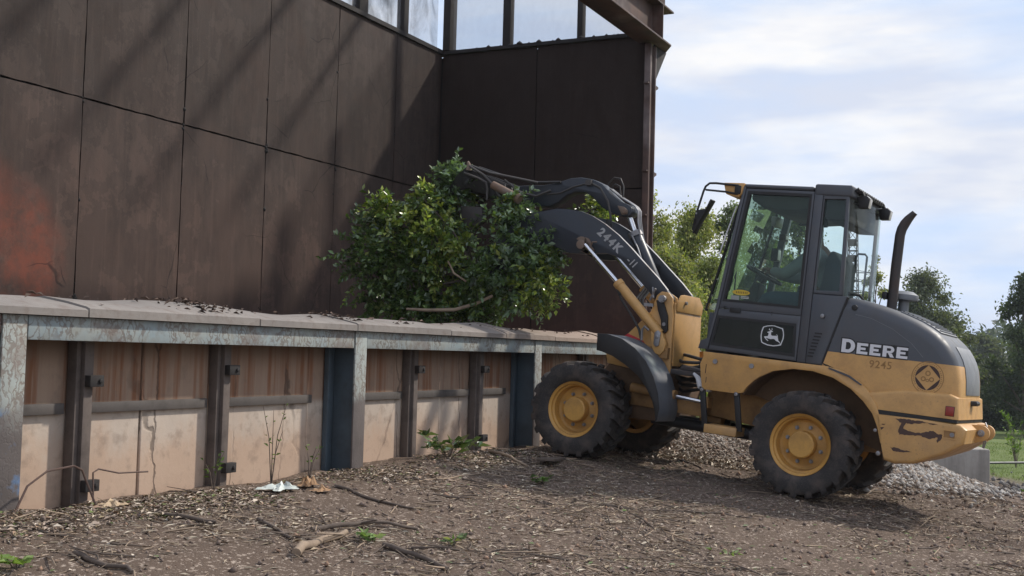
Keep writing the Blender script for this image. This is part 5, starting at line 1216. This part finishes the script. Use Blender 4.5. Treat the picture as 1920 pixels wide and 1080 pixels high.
PALE = np.array([(.27, .28, .085), (.22, .25, .07), (.31, .30, .12), (.16, .20, .06)])
MID = np.array([(.12, .16, .06), (.16, .20, .08), (.09, .125, .05), (.19, .215, .085)])
DARK = np.array([(.055, .080, .038), (.075, .10, .046), (.095, .12, .056), (.04, .06, .03)])
GREYG = np.array([(.10, .12, .075), (.125, .145, .085), (.08, .10, .06), (.15, .165, .10)])
tree('tree', 'pale yellow-green slender tree showing beside the end wall column', 36.0, 12.75, 6.9, 1.6, 34000, .11, PALE, 'trees behind the loader', low=.02, dens=64, weep=.5, seed=1, trunk_r=.07)
tree('tree', 'pale yellow-green tree seen between the lift arm and the wing mirror', 38.4, 11.9, 6.3, 1.8, 36000, .11, PALE, 'trees behind the loader', low=.02, dens=66, weep=.5, seed=2, trunk_r=.07)
tree('tree', 'mid-green tree showing just in front of the cab windscreen', 41.9, 11.65, 6.9, 1.4, 18000, .12, MID, 'trees behind the loader', low=.03, dens=40, weep=.3, seed=3, trunk_r=.08)
tree('tree', 'green tree seen through the front half of the cab windows', 44.5, 11.0, 7.3, 1.6, 18000, .13, MID, 'trees behind the loader', low=.03, dens=40, weep=.2, seed=4, trunk_r=.09)
tree('tree', 'green tree seen through the cab door glass behind the driver', 46.0, 9.95, 7.1, 1.6, 18000, .13, MID, 'trees behind the loader', low=.03, dens=40, weep=.2, seed=5, trunk_r=.09)
tree('tree', 'narrow light green tree between the cab and the exhaust pipe', 51.5, 8.0, 5.8, .85, 9000, .12, PALE * .8, 'trees behind the loader', low=.03, dens=24, weep=.3, seed=6, trunk_r=.07)
tree('tree', 'rounded grey-green tree above the engine hood, behind the exhaust pipe', 73.4, 8.6, 6.5, 2.6, 20000, .20, GREYG, 'trees beyond the field', low=.10, dens=40, seed=7, trunk_r=.16)
tree('tree', 'lower grey-green tree sloping down behind the rear of the hood', 76, 7.1, 3.8, 2.0, 10000, .20, GREYG * .9, 'trees beyond the field', low=.08, dens=26, seed=8, trunk_r=.13)
tree('tree', 'tall dark tree rising over the field at the right edge', 67.0, 2.9, 6.2, 1.9, 20000, .19, DARK * .85, 'trees beyond the field', low=.06, dens=44, seed=9, trunk_r=.17, open_=.2)
tree('tree', 'dark tree filling the right edge of the field behind the taller one', 72.5, 1.6, 5.2, 2.4, 15000, .21, DARK * .75, 'trees beyond the field', low=.04, dens=36, seed=10, trunk_r=.17)
tree('shrub', 'pale green bushy growth low down just behind the loader tower', 34.8, 11.6, 4.6, 1.7, 30000, .11, PALE * .85, 'bushes behind the loader', low=.0, dens=44, weep=.4, seed=31, trunk_r=.05)['category'] = 'shrub'
tree('shrub', 'pale green bushy growth low down behind the cab windscreen', 36.2, 10.7, 4.4, 1.7, 26000, .11, (PALE + MID) * .5, 'bushes behind the loader', low=.0, dens=44, weep=.4, seed=32, trunk_r=.05)['category'] = 'shrub'
SHR = [(82, 14.2, 1.4, 2.2, 'dark shrub showing under the loader between its wheels'), (80, 8.3, 1.3, 1.7, 'dark shrub at the field edge right behind the tail of the loader'), (81, 6.6, 1.55, 1.6, 'bushy dark shrub second from the loader along the field edge'), (79, 4.9, 1.25, 1.5, 'squat dark shrub in the middle of the field edge'), (81, 3.6, 1.5, 1.6, 'dark shrub left of the trunk of the tall right-hand tree'), (80, 2.0, 1.4, 1.6, 'dark shrub behind the trunk of the tall right-hand tree'), (83, .2, 1.6, 1.8, 'dark shrub at the far right end of the field edge'), (84, 11.2, 1.5, 2.0, 'dark shrub hidden behind the hood of the loader')]
for i, (x, y, top, hf, lab) in enumerate(SHR):
    s_ = tree('shrub', lab, x, y, top, hf, 6500, .24, DARK * (.7 + .1 * (i % 3)), 'shrubs along the field edge', low=.0, dens=26, seed=20 + i, trunk_r=.07)
    s_['category'] = 'shrub'
for i, (x, y, top, hf, lab) in enumerate([(126, 13.3, 4.6, 3.0, 'hazy grey-green tree far behind the loader tail, left of a gap'), (130, 9.2, 3.9, 3.0, 'hazy grey-green tree in the gap between loader and tall tree'), (124, 5.0, 4.6, 3.2, 'hazy grey-green tree just left of the tall right-hand tree'), (128, 19.5, 5.0, 3.2, 'hazy grey-green tree far off behind the exhaust pipe'), (126, .5, 5.0, 3.2, 'hazy grey-green tree behind the right-hand dark trees')]):
    tree('tree', lab, x, y, top, hf, 7000, .42, GREYG, 'distant hazy trees', low=.0, dens=30, seed=40 + i, trunk_r=.2)
# far wood on the ridge: one mass
r = np.random.default_rng(5); n = 26000
yy = r.uniform(-160, 230, n); ridge = 7.0 + 2.6 * np.array([math.sin(v * .06 + .6) for v in yy]) + 2.2 * vnoise(yy * .13, yy * 0) * 2 + 1.5 * vnoise(yy * .45, yy * 0 + 9) * 2
xx = 262 + r.uniform(-14, 14, n); zz = -3.2 + (ridge + 3.2) * r.random(n) ** .6 + r.normal(0, .3, n)
cl_ = np.clip(1 + 1.1 * vnoise(yy * .5, zz * .8), .5, 1.6)[:, None]
V, F, C = leaves(np.stack([xx, yy, zz], 1), r.normal(size=(n, 3)), unit(r.normal(size=(n, 3)) + np.array([-.3, 0, .8])), r.uniform(.9, 1.9, n), r.uniform(.7, 1.2, n), np.array([(.055, .080, .040)]) * cl_, .1)
fw_ = mesh_np('far_wood', V, F, M['leaf'], C)
tag(fw_, 'far wooded ridge fading to blue-grey under the sky', 'woodland', kind='stuff')

# ------------------------------------------------------------------ lattice tower far off, added in place of a reflection in the rear cab glass
tw = thing('reflection_tower', (122.5, 21.3, -2.6), 'thin steel lattice tower added far off in place of a reflection in the rear cab window', 'tower')
m_ = MB(); Ht = 18.3; w0, w1 = .75, .36
def tq(z): return w0 + (w1 - w0) * z / Ht
for sx_ in (-1, 1):
    for sy_ in (-1, 1): m_.tube([(sx_ * w0, sy_ * w0, 0), (sx_ * w1, sy_ * w1, Ht)], .055, 5)
z = 0.; k = 0
while z < Ht:
    w = tq(z); w2 = tq(min(z + 1., Ht))
    for a, b in (((-w, -w), (w, -w)), ((w, -w), (w, w)), ((w, w), (-w, w)), ((-w, w), (-w, -w))):
        m_.tube([(*a, z), (*b, z)], .04, 4); m_.tube([(*a, z), (b[0] * w2 / w, b[1] * w2 / w, z + 1.)], .03, 4)
    z += 1.; k += 1
m_.tube([(0, .3, Ht), (0, .3, Ht + 2.6)], .04, 5); m_.build('mast', M['exhaust'], tw)
m_ = MB()
for zz in (12.8, 11.9, 10.8): m_.tube([(0, .4, zz), (.6, -2.0, zz)], .055, 5); m_.tube([(0, .4, zz + .35), (.6, -2.0, zz)], .03, 4)
m_.tube([(.6, -2.0, 13.4), (.6, -2.0, 10.2)], .05, 5); m_.build('cross_arm', M['exhaust'], tw)
m_ = MB()
for zz, s_ in ((15.8, .5), (14.2, .5), (13.1, .6)): m_.box(-.5, -.2, -.7 * s_, .9 * s_, zz - .35, zz + .35)
m_.build('antenna', M['exhaust'], tw, .02)

# ------------------------------------------------------------------ concrete block, pipe rail, stones
bk = MB(); bz = -.56
e1, e2 = Vector((18.9, 1.285, 0)), Vector((18.3, 3.1, 0)); dd = (e2 - e1).normalized(); nn2 = Vector((-dd.y, dd.x, 0)); nn2 = -nn2 if nn2.x < 0 else nn2
q_ = [e1, e2, e2 + nn2 * .55, e1 + nn2 * .55]
ob = thing('concrete_block', (18.4, 1.9, bz), 'grey concrete barrier block standing behind the gravel heap under the loader tail', 'block')
bk.prism([(v.x - 18.4, v.y - 1.9) for v in q_], 0, .62, 'z')
t = NT('weathered_concrete'); p = t.pos(); n1 = t.noise(p, 2, 6, .65); n2 = t.noise(p, 14, 5, .7); st = t.noise(p, 6, 4, .6, stretch=(1, 1, .1))
c = t.mix(t.ramp(n1, .35, .7), (.33, .305, .27), (.43, .40, .36)); c = t.mix(t.math('MULTIPLY', t.ramp(st, .5, .7), .5), c, (.15, .135, .12)); c = t.mix(t.math('MULTIPLY', t.ramp(n2, .58, .75), .4), c, (.14, .125, .11)); t.bump(n2, .4, .01)
M['blockc'] = t.set(c, .92, 0, .2)
bk.build('block', M['blockc'], ob, .025, 3)
fr_ = thing('pipe_rail', (24, 1.45, gz(24, 1.45) - .1), 'low grey metal pipe rail on short posts beside the field', 'rail')
m_ = MB(); m_.cyl((-1.2, .66, .28), (3.5, -3.4, .24), .022, 12); m_.build('pipe', M['grey'], fr_)
for f in (.05, .5, .95): m_ = MB(); m_.cyl((-1.2 + 4.7 * f, .66 - 4.06 * f, -.4), (-1.2 + 4.7 * f, .66 - 4.06 * f, .27), .03, 8); m_.build('post', M['steel'], fr_)

def stones(name, n, fn, smin, smax, pal, label, cat, flat=.7, seed=0):
    r = np.random.default_rng(seed); x, y = fn(r, n); s = smin + (smax - smin) * r.random(n) ** 2.2
    z = ground_z(x, y) + s * .25
    base = np.array([(1, 0, 0), (-1, 0, 0), (0, 1, 0), (0, -1, 0), (0, 0, 1), (0, 0, -1.)]); f8 = np.array([(0, 2, 4), (2, 1, 4), (1, 3, 4), (3, 0, 4), (2, 0, 5), (1, 2, 5), (3, 1, 5), (0, 3, 5)])
    a = r.uniform(0, 2 * PI, n); ca, sa = np.cos(a), np.sin(a)
    v = base[None] * r.uniform(.5, 1.25, (n, 6, 1)) * np.array([1, .75, flat]) * s[:, None, None] + r.normal(0, .1, (n, 6, 3)) * s[:, None, None]
    X = v[..., 0] * ca[:, None] - v[..., 1] * sa[:, None]; Y = v[..., 0] * sa[:, None] + v[..., 1] * ca[:, None]
    V = np.stack([X + x[:, None], Y + y[:, None], v[..., 2] + z[:, None]], -1).reshape(-1, 3)
    F = (f8[None] + (np.arange(n) * 6)[:, None, None]).reshape(-1, 3)
    c = pal[r.integers(0, len(pal), n)] * r.uniform(.7, 1.3, (n, 1))
    return tag(mesh_np(name, V, F, M['litter'], np.repeat(c, 6, 0)), label, cat, kind='stuff')
GP = np.array([(.34, .32, .30), (.25, .23, .21), (.42, .40, .37), (.17, .145, .125), (.24, .19, .15)])
stones('gravel_heap', 17000, lambda r, n: (14.2 + r.normal(0, .95, n), 1.62 + r.normal(0, .40, n)), .006, .050, GP, 'heap of pale grey gravel behind the rear wheel', 'gravel', seed=1)
stones('gravel', 1500, lambda r, n: (18.6 + r.normal(0, 1.6, n), .6 + r.normal(0, .5, n)), .02, .09, GP * .6, 'dark stones scattered past the end of the concrete block', 'gravel', seed=2)
stones('chip_heap', 7000, lambda r, n: (13.2 + r.normal(0, .8, n), 3.8 + r.normal(0, .6, n)), .008, .036, np.array([(.27, .23, .19), (.20, .16, .13), (.33, .29, .25), (.22, .16, .12)]), 'low heap of pale chips and stones behind the loader, seen under its belly', 'gravel', seed=6)
stones('soil_clods', 6000, lambda r, n: (r.uniform(3.2, 13, n), r.uniform(-1.3, 4.85, n)), .004, .026, np.array([(.19, .145, .12), (.25, .19, .155), (.16, .12, .10), (.26, .17, .12)]), 'small clods and pebbles all over the bare soil', 'soil', .8, seed=3)

# ------------------------------------------------------------------ thin haze in the air round the whole scene
hz = MB(); hz.box(-60, 960, -540, 540, -6.5, 21.5); HZ = bpy.data.materials.new('haze'); HZ.use_nodes = True
ht = HZ.node_tree
for n_ in list(ht.nodes): ht.nodes.remove(n_)
ho_ = ht.nodes.new('ShaderNodeOutputMaterial'); hv = ht.nodes.new('ShaderNodeVolumePrincipled'); hv.inputs['Color'].default_value = (.86, .92, 1, 1); hv.inputs['Density'].default_value = .0004; hv.inputs['Anisotropy'].default_value = .2
ht.links.new(hv.outputs[0], ho_.inputs['Volume'])
tag(hz.build('haze', HZ), 'thin pale haze filling the air out to the far ridge', 'haze', kind='stuff')

# ------------------------------------------------------------------ litter on the soil
r = np.random.default_rng(8)
def slope_n(x, y):
    e = .02; dzx = (ground_z(x + e, y) - ground_z(x - e, y)) / (2 * e); dzy = (ground_z(x, y + e) - ground_z(x, y - e)) / (2 * e)
    return unit(np.stack([-dzx, -dzy, np.ones_like(x)], -1))
def clumped(r, n, x0, x1, y0, y1, sc=1.1, thr=-.12):
    x = r.uniform(x0, x1, n * 3); y = r.uniform(y0, y1, n * 3); k = (fbm(x * sc + 5, y * sc, 3) + r.normal(0, .17, n * 3)) > thr + .06; x, y = x[k][:n], y[k][:n]; return x, y
LP = np.array([(.42, .35, .28), (.34, .275, .22), (.24, .185, .15), (.52, .45, .37), (.30, .235, .19), (.34, .235, .165), (.15, .115, .095)])
def litter(name, n, box, smin, smax, pal, label, cat, wr=.45, lift=.5, curl=.07, seed=0, sc=1.1):
    r = np.random.default_rng(seed); x, y = clumped(r, n, *box, sc=sc); n = len(x)
    z = ground_z(x, y); N = unit(slope_n(x, y) + r.normal(0, .2, (n, 3)) * np.array([1, 1, .3])); a = r.uniform(0, 2 * PI, n)
    D = np.stack([np.cos(a), np.sin(a), r.normal(.02, .10, n)], -1); L = smin + (smax - smin) * r.random(n) ** 2
    V, F, C = leaves(np.stack([x, y, z + .003 + r.random(n) * .008 * lift], -1), D, N, L, L * wr * r.uniform(.5, 1.5, n), pal[r.integers(0, len(pal), n)] * r.uniform(.65, 1.25, (n, 1)), curl)
    return tag(mesh_np(name, V, F, M['litter'], C), label, cat, kind='stuff')
litter('leaf_litter', 40000, (3.0, 13.5, -1.4, 4.9), .006, .034, LP, 'dry brown leaf scraps and bark chips strewn over the bare soil', 'litter', seed=1)
litter('straw_chips', 24000, (3.0, 13.5, -1.4, 4.9), .015, .10, np.array([(.42, .35, .26), (.34, .27, .19), (.48, .42, .33)]), 'pale straw and wood splinters strewn over the bare soil', 'litter', .16, seed=2)
litter('green_scraps', 1500, (3.0, 13.0, -1.2, 4.9), .012, .05, np.array([(.10, .15, .05), (.15, .20, .09), (.20, .24, .14)]), 'scattered scraps of green leaf lying on the soil', 'litter', .5, seed=3, sc=.8)
litter('wall_foot_litter', 9000, (3.2, 10.6, 4.35, 4.98), .010, .055, np.concatenate([LP * 1.15, np.array([(.13, .16, .06), (.30, .24, .15)])]), 'thick drift of dry leaves and trimmings along the foot of the wall', 'litter', .4, 2.2, .15, seed=4)
litter('chip_pile_litter', 9000, (11.3, 15.5, 2.6, 5.0), .015, .08, np.array([(.55, .48, .39), (.42, .35, .28), (.34, .26, .20), (.62, .56, .47)]), 'pale dry chips and leaves heaped behind the loader', 'litter', .35, 2.0, .3, seed=5)
# cap debris
x = r.uniform(4.4, 12.5, 240); x = np.where(r.random(240) < .5, r.normal(6.0, .18, 240), x); x = np.where(r.random(240) < .15, r.normal(7.55, .1, 240), x); y = r.uniform(4.97, 5.4, 240)
z = 1.487 + (np.array([crest(v) for v in x]) - 1.48) * np.clip((y - 4.95) / .3, 0, 1) + .008
a = r.uniform(0, 2 * PI, 240); D = np.stack([np.cos(a), np.sin(a), r.normal(0, .2, 240)], -1)
V, F, C = leaves(np.stack([x, y, z], -1), D, unit(r.normal(0, .4, (240, 3)) + np.array([0, -.3, 1])), r.uniform(.015, .07, 240), r.uniform(.008, .03, 240), np.array([(.10, .072, .058)]) * r.uniform(.5, 1.8, (240, 1)), .25)
tag(mesh_np('cap_debris', V, F, M['litter'], C), 'dark burnt scraps lying on the cap of the wall', 'debris', kind='stuff')
# fine twigs as one mass
n = 6500; x, y = clumped(r, n, 3.0, 14.0, -1.3, 4.9); n = len(x)
mb = MB()
for i in range(n):
    a = r.uniform(0, 2 * PI); L = .04 + .26 * r.random() ** 2.5; rad = .0012 + .0045 * r.random() ** 2; b = r.normal(0, .18)
    p0 = (x[i], y[i]); p1 = (x[i] + math.cos(a) * L * .5, y[i] + math.sin(a) * L * .5); p2 = (p1[0] + math.cos(a + b) * L * .5, p1[1] + math.sin(a + b) * L * .5)
    up_ = abs(r.normal(0, .02))
    zs = ground_z(np.array([p0[0], p1[0], p2[0]]), np.array([p0[1], p1[1], p2[1]]))
    mb.tube([(*p0, zs[0] + rad), (*p1, zs[1] + rad + up_ * .5), (*p2, zs[2] + rad + up_)], [rad, rad, rad * .6], 4, m=int(r.random() < .5))
tag(mb.build('twig_litter', [M['stick'], M['stickpale']]), 'thin dead twigs scattered over the bare soil', 'twigs', kind='stuff')
# bigger sticks, each a thing
def stick(label, pts, rad, mat='stick', fork=None, name='fallen_branch', lift=0.):
    rad *= .72
    m = MB(); P0 = pts[0]; z0 = gz(*P0[:2]); k = len(pts)
    # smooth through points
    path = []
    for i in range(k - 1):
        for f in (0, .33, .66): path.append((pts[i][0] + (pts[i + 1][0] - pts[i][0]) * f, pts[i][1] + (pts[i + 1][1] - pts[i][1]) * f))
    path.append(pts[-1][:2]); q = []; rr = random.Random(len(label))
    for i, (x_, y_) in enumerate(path):
        x_ += rr.uniform(-.018, .018); y_ += rr.uniform(-.018, .018); q.append((x_ - P0[0], y_ - P0[1], max(gz(x_, y_), 0 if False else -9) - z0 + rad * .8 + lift * math.sin(PI * i / len(path))))
    rs_ = [rad * (1.05 - .45 * i / len(path)) * rr.uniform(.88, 1.12) for i in range(len(path))]
    m.tube(q, rs_, 9); o = thing(name, (P0[0], P0[1], z0), label, 'branch', 'fallen branches on the soil')
    m.build('stem', M[mat], o, angle=60)
    f = MB(); i = len(q) // 2; b = Vector(q[i]); f.tube([b, b + Vector((rr.uniform(-.1, .1), rr.uniform(-.16, .16), .03)), b + Vector((rr.uniform(-.15, .15), rr.uniform(-.25, .25), .05))], [rad * .45, rad * .35, rad * .2], 6)
    f.build('side_twig', M[mat], o)
    return o
stick('thick dark stick lying in front of the first big wall bay at left', [(4.97, 4.50), (5.02, 4.35), (5.08, 4.17)], .020)
stick('long curved grey branch bowed across the soil at lower middle', [(5.37, 3.76), (5.55, 3.70), (5.75, 3.61), (5.96, 3.46)], .019, lift=.02)
stick('short thick pale log with a peeled end at lower middle', [(4.80, 3.47), (5.10, 3.52), (5.41, 3.54)], .032, 'stickpale')
stick('dark straight stick running down the bank below the second blue post', [(6.66, 4.48), (6.66, 4.15), (6.64, 3.85)], .016)
stick('dark gnarled stick cut off by the bottom edge of the picture', [(5.36, 3.29), (5.26, 3.05), (5.18, 2.80)], .022)
stick('thin grey stick at the far left below the bent wire', [(3.98, 4.52), (4.2, 4.5), (4.34, 4.46)], .012)
stick('dark short stick left of the long curved branch', [(5.35, 4.1), (5.2, 3.85), (5.05, 3.65)], .016)
stick('pale thin stick on the bare mound below the leafy sprig', [(7.49, 4.31), (7.9, 4.29), (8.27, 4.24)], .010, 'stickpale')
stick('pale grey branch sticking out left of the front wheel', [(9.35, 4.72), (9.15, 4.50), (8.98, 4.18)], .022, 'stickpale', lift=.04)
stick('long thin branch lying in front of the rear wheel', [(7.95, 3.13), (8.15, 2.85), (8.42, 2.5), (8.6, 2.19)], .010)
stick('pale straight straw-coloured stick in front of the loader shadow', [(8.34, 3.04), (8.7, 2.98), (9.02, 2.93)], .008, 'stickpale')
stick('dark stick lying under the loader behind the front wheel', [(11.63, 3.95), (11.3, 3.6), (11.01, 3.27)], .014)
stick('dark stick at the bottom left corner beside fresh green leaves', [(3.98, 4.08), (3.98, 3.9), (3.98, 3.70)], .020)
stick('thin dark stick in front of the rear tyre', [(8.1, 2.9), (8.7, 2.55), (9.25, 2.1)], .008)
bd = thing('board', (9.75, 4.28, gz(9.75, 4.28)), 'weathered flat board lying under the front tyre', 'board')
m_ = MB(); m_.box(-.42, .22, -.09, .07, -.005, .018); b_ = m_.build('plank', M['stick'], bd, .004); b_.rotation_euler = (0, .06, .25)
wi = thing('bent_wire', (4.45, 4.80, gz(4.45, 4.80)), 'thin rusty wire bent over at the foot of the blue post at far left', 'wire')
m_ = MB(); m_.tube([(-.15, .0, .0), (-.05, .02, .14), (.10, .05, .20), (.28, .05, .215), (.33, .04, .19), (.37, .03, .10), (.40, .0, .0)], .006, 6); m_.tube([(.40, .02, .02), (.41, .04, .17), (.46, .05, .185), (.62, .06, .15), (.85, .06, .14)], .005, 6); m_.build('wire', M['scuff'], wi)

# crumpled sheet, big dry leaves
def sheet(name, label, cat, x, y, s, mat, seed, rise=.06, n=12):
    r = random.Random(seed); vs = []; fs = []; z0 = gz(x, y)
    for i in range(n + 1):
        for j in range(n + 1):
            u, v = i / n - .5, j / n - .5; k = 1 + .35 * math.sin(5 * math.atan2(v, u) + seed)
            vs.append((u * s * k * 1.4 + r.uniform(-.2, .2) * s / n, v * s * k + r.uniform(-.2, .2) * s / n, rise * (.5 + .5 * math.sin(u * 17 + seed) * math.cos(v * 15)) * r.uniform(.5, 1.2) * (1.1 - 2 * max(abs(u), abs(v)))+ .012))
    for i in range(n):
        for j in range(n): a = i * (n + 1) + j; fs.append((a, a + n + 1, a + n + 2, a + 1))
    o = MB().add(vs, fs).build(name, mat, angle=25); o.location = (x, y, z0); return tag(o, label, cat)
M['paper'] = paint('crumpled_plastic', (.58, .62, .58), (.35, .40, .33), .4, .5, scale=12, bump=0)
M['dryleaf'] = paint('dry_leaf', (.36, .22, .12), (.17, .09, .05), .6, .85, scale=14)
M['paleleaf'] = paint('pale_dry_leaf', (.50, .38, .25), (.30, .20, .12), .5, .85, scale=14)
sheet('crumpled_sheet', 'crumpled whitish plastic sheet at the foot of the wall', 'litter', 6.22, 4.60, .16, M['paper'], 2)
sheet('dry_leaf', 'large curled pale leaf below the first dark post at left', 'leaf', 4.88, 4.72, .10, M['paleleaf'], 4, .07, 8)
sheet('dry_leaf', 'orange-brown dry leaf standing up right of the crumpled sheet', 'leaf', 6.52, 4.62, .085, M['dryleaf'], 6, .13, 8)
sheet('dry_leaf', 'flat orange-brown dry leaf just below the standing one', 'leaf', 6.45, 4.45, .09, M['dryleaf'], 9, .05, 8)

# leafy plants
def sprig(name, label, x, y, n, h, spread, leaf, pal, stems_=6, gl='leaf', seed=0, group=None):
    r = np.random.default_rng(seed); z0 = gz(x, y); o = thing(name, (x, y, z0), label, 'plant', group); mb = MB(); Ps = []; Ds = []
    for k in range(stems_):
        a = r.uniform(0, 2 * PI); tip = np.array([math.cos(a) * spread * r.uniform(.4, 1), math.sin(a) * spread * r.uniform(.3, .8), h * r.uniform(.55, 1)]); mid = tip * np.array([.35, .35, .6])
        mb.tube([(0, 0, -.02), mid.tolist(), tip.tolist()], [.004, .003, .0015], 5)
        for i in range(n // stems_):
            f = r.uniform(.3, 1); p = mid * 2 * f * (1 - f) + tip * f * f; Ps.append(p); d = r.normal(size=3); d[2] = abs(d[2]) * .3; Ds.append(d + tip * .8)
    mb.build('stems', M['stick'], o); m = len(Ps); L = r.uniform(.6, 1.3, m) * leaf
    V, F, C = leaves(np.array(Ps), np.array(Ds), unit(r.normal(0, .5, (m, 3)) + np.array([0, -.3, .8])), L, L * .45, pal[r.integers(0, len(pal), m)] * r.uniform(.7, 1.3, (m, 1)), .14)
    mesh_np('leaves', V, F, M[gl], C, o); return o
G1 = np.array([(.10, .16, .04), (.14, .20, .06), (.07, .12, .03)]); G2 = np.array([(.055, .10, .03), (.085, .15, .04), (.13, .19, .06), (.20, .22, .10)])
sprig('leafy_sprig', 'broad-leaved green sprig wilting at the wall foot left of the front wheel', 8.60, 4.70, 70, .20, .38, .105, G2 * .8, 10, 'glossleaf', 1)
sprig('weed', 'small drooping weed in front of the widest concrete panel', 6.00, 4.96, 22, .32, .12, .04, G1 * .9, 3, 'leaf', 2)
sprig('weed', 'tall thin weed beside the second dark post', 6.62, 4.98, 22, .62, .14, .035, G1 * .9, 4, 'leaf', 3)
sprig('weed', 'thin weed low against the panel left of the second blue post', 7.0, 4.94, 12, .38, .12, .04, G1, 3, 'leaf', 4)
sprig('green_leaves', 'bright fresh green leaves on the soil at bottom left corner', 3.72, 4.12, 16, .06, .10, .07, np.array([(.15, .23, .06), (.2, .28, .09)]), 4, 'leaf', 5)
sprig('green_leaves', 'pale green leaves beside the short thick log', 5.46, 3.42, 16, .04, .14, .06, np.array([(.16, .24, .08), (.22, .28, .14)]), 4, 'leaf', 6)
sprig('green_leaves', 'dull green leaves on the soil right of the long curved branch', 5.70, 3.08, 24, .07, .12, .05, G2, 5, 'leaf', 7)
sprig('green_leaves', 'patch of low green leaves below the front wheel', 8.38, 3.74, 34, .06, .22, .06, G2, 6, 'leaf', 8)
sprig('green_leaves', 'pale green scraps scattered at lower right', 7.3, 2.0, 18, .03, .22, .05, np.array([(.16, .22, .09), (.22, .28, .14)]), 5, 'leaf', 9)
sprig('weed', 'tall airy weed growing beside the pipe rail at the right edge', 25.2, 1.25, 160, 1.1, .55, .09, G1 * 1.1, 12, 'leaf', 10)
sprig('weed', 'low weed between the gravel and the right edge', 17.5, .65, 80, .3, .35, .07, G1, 10, 'leaf', 11)
# grass on the field near the viewer
n = 26000; x = 22 + 26 * r.random(n) ** 1.4; y = r.uniform(-3, 7, n); z = ground_z(x, y); a = r.uniform(0, 2 * PI, n)
D = np.stack([np.cos(a) * .35, np.sin(a) * .35, np.ones(n)], -1); L = r.uniform(.025, .07, n)
V, F, C = leaves(np.stack([x, y, z - .01], -1), D, np.stack([np.cos(a), np.sin(a), .2 * np.ones(n)], -1), L, L * .14, np.array([(.12, .165, .045)]) * r.uniform(.6, 1.4, (n, 1)), .05)
tag(mesh_np('grass', V, F, M['leaf'], C), 'green grass on the field past the concrete block', 'grass', kind='stuff')
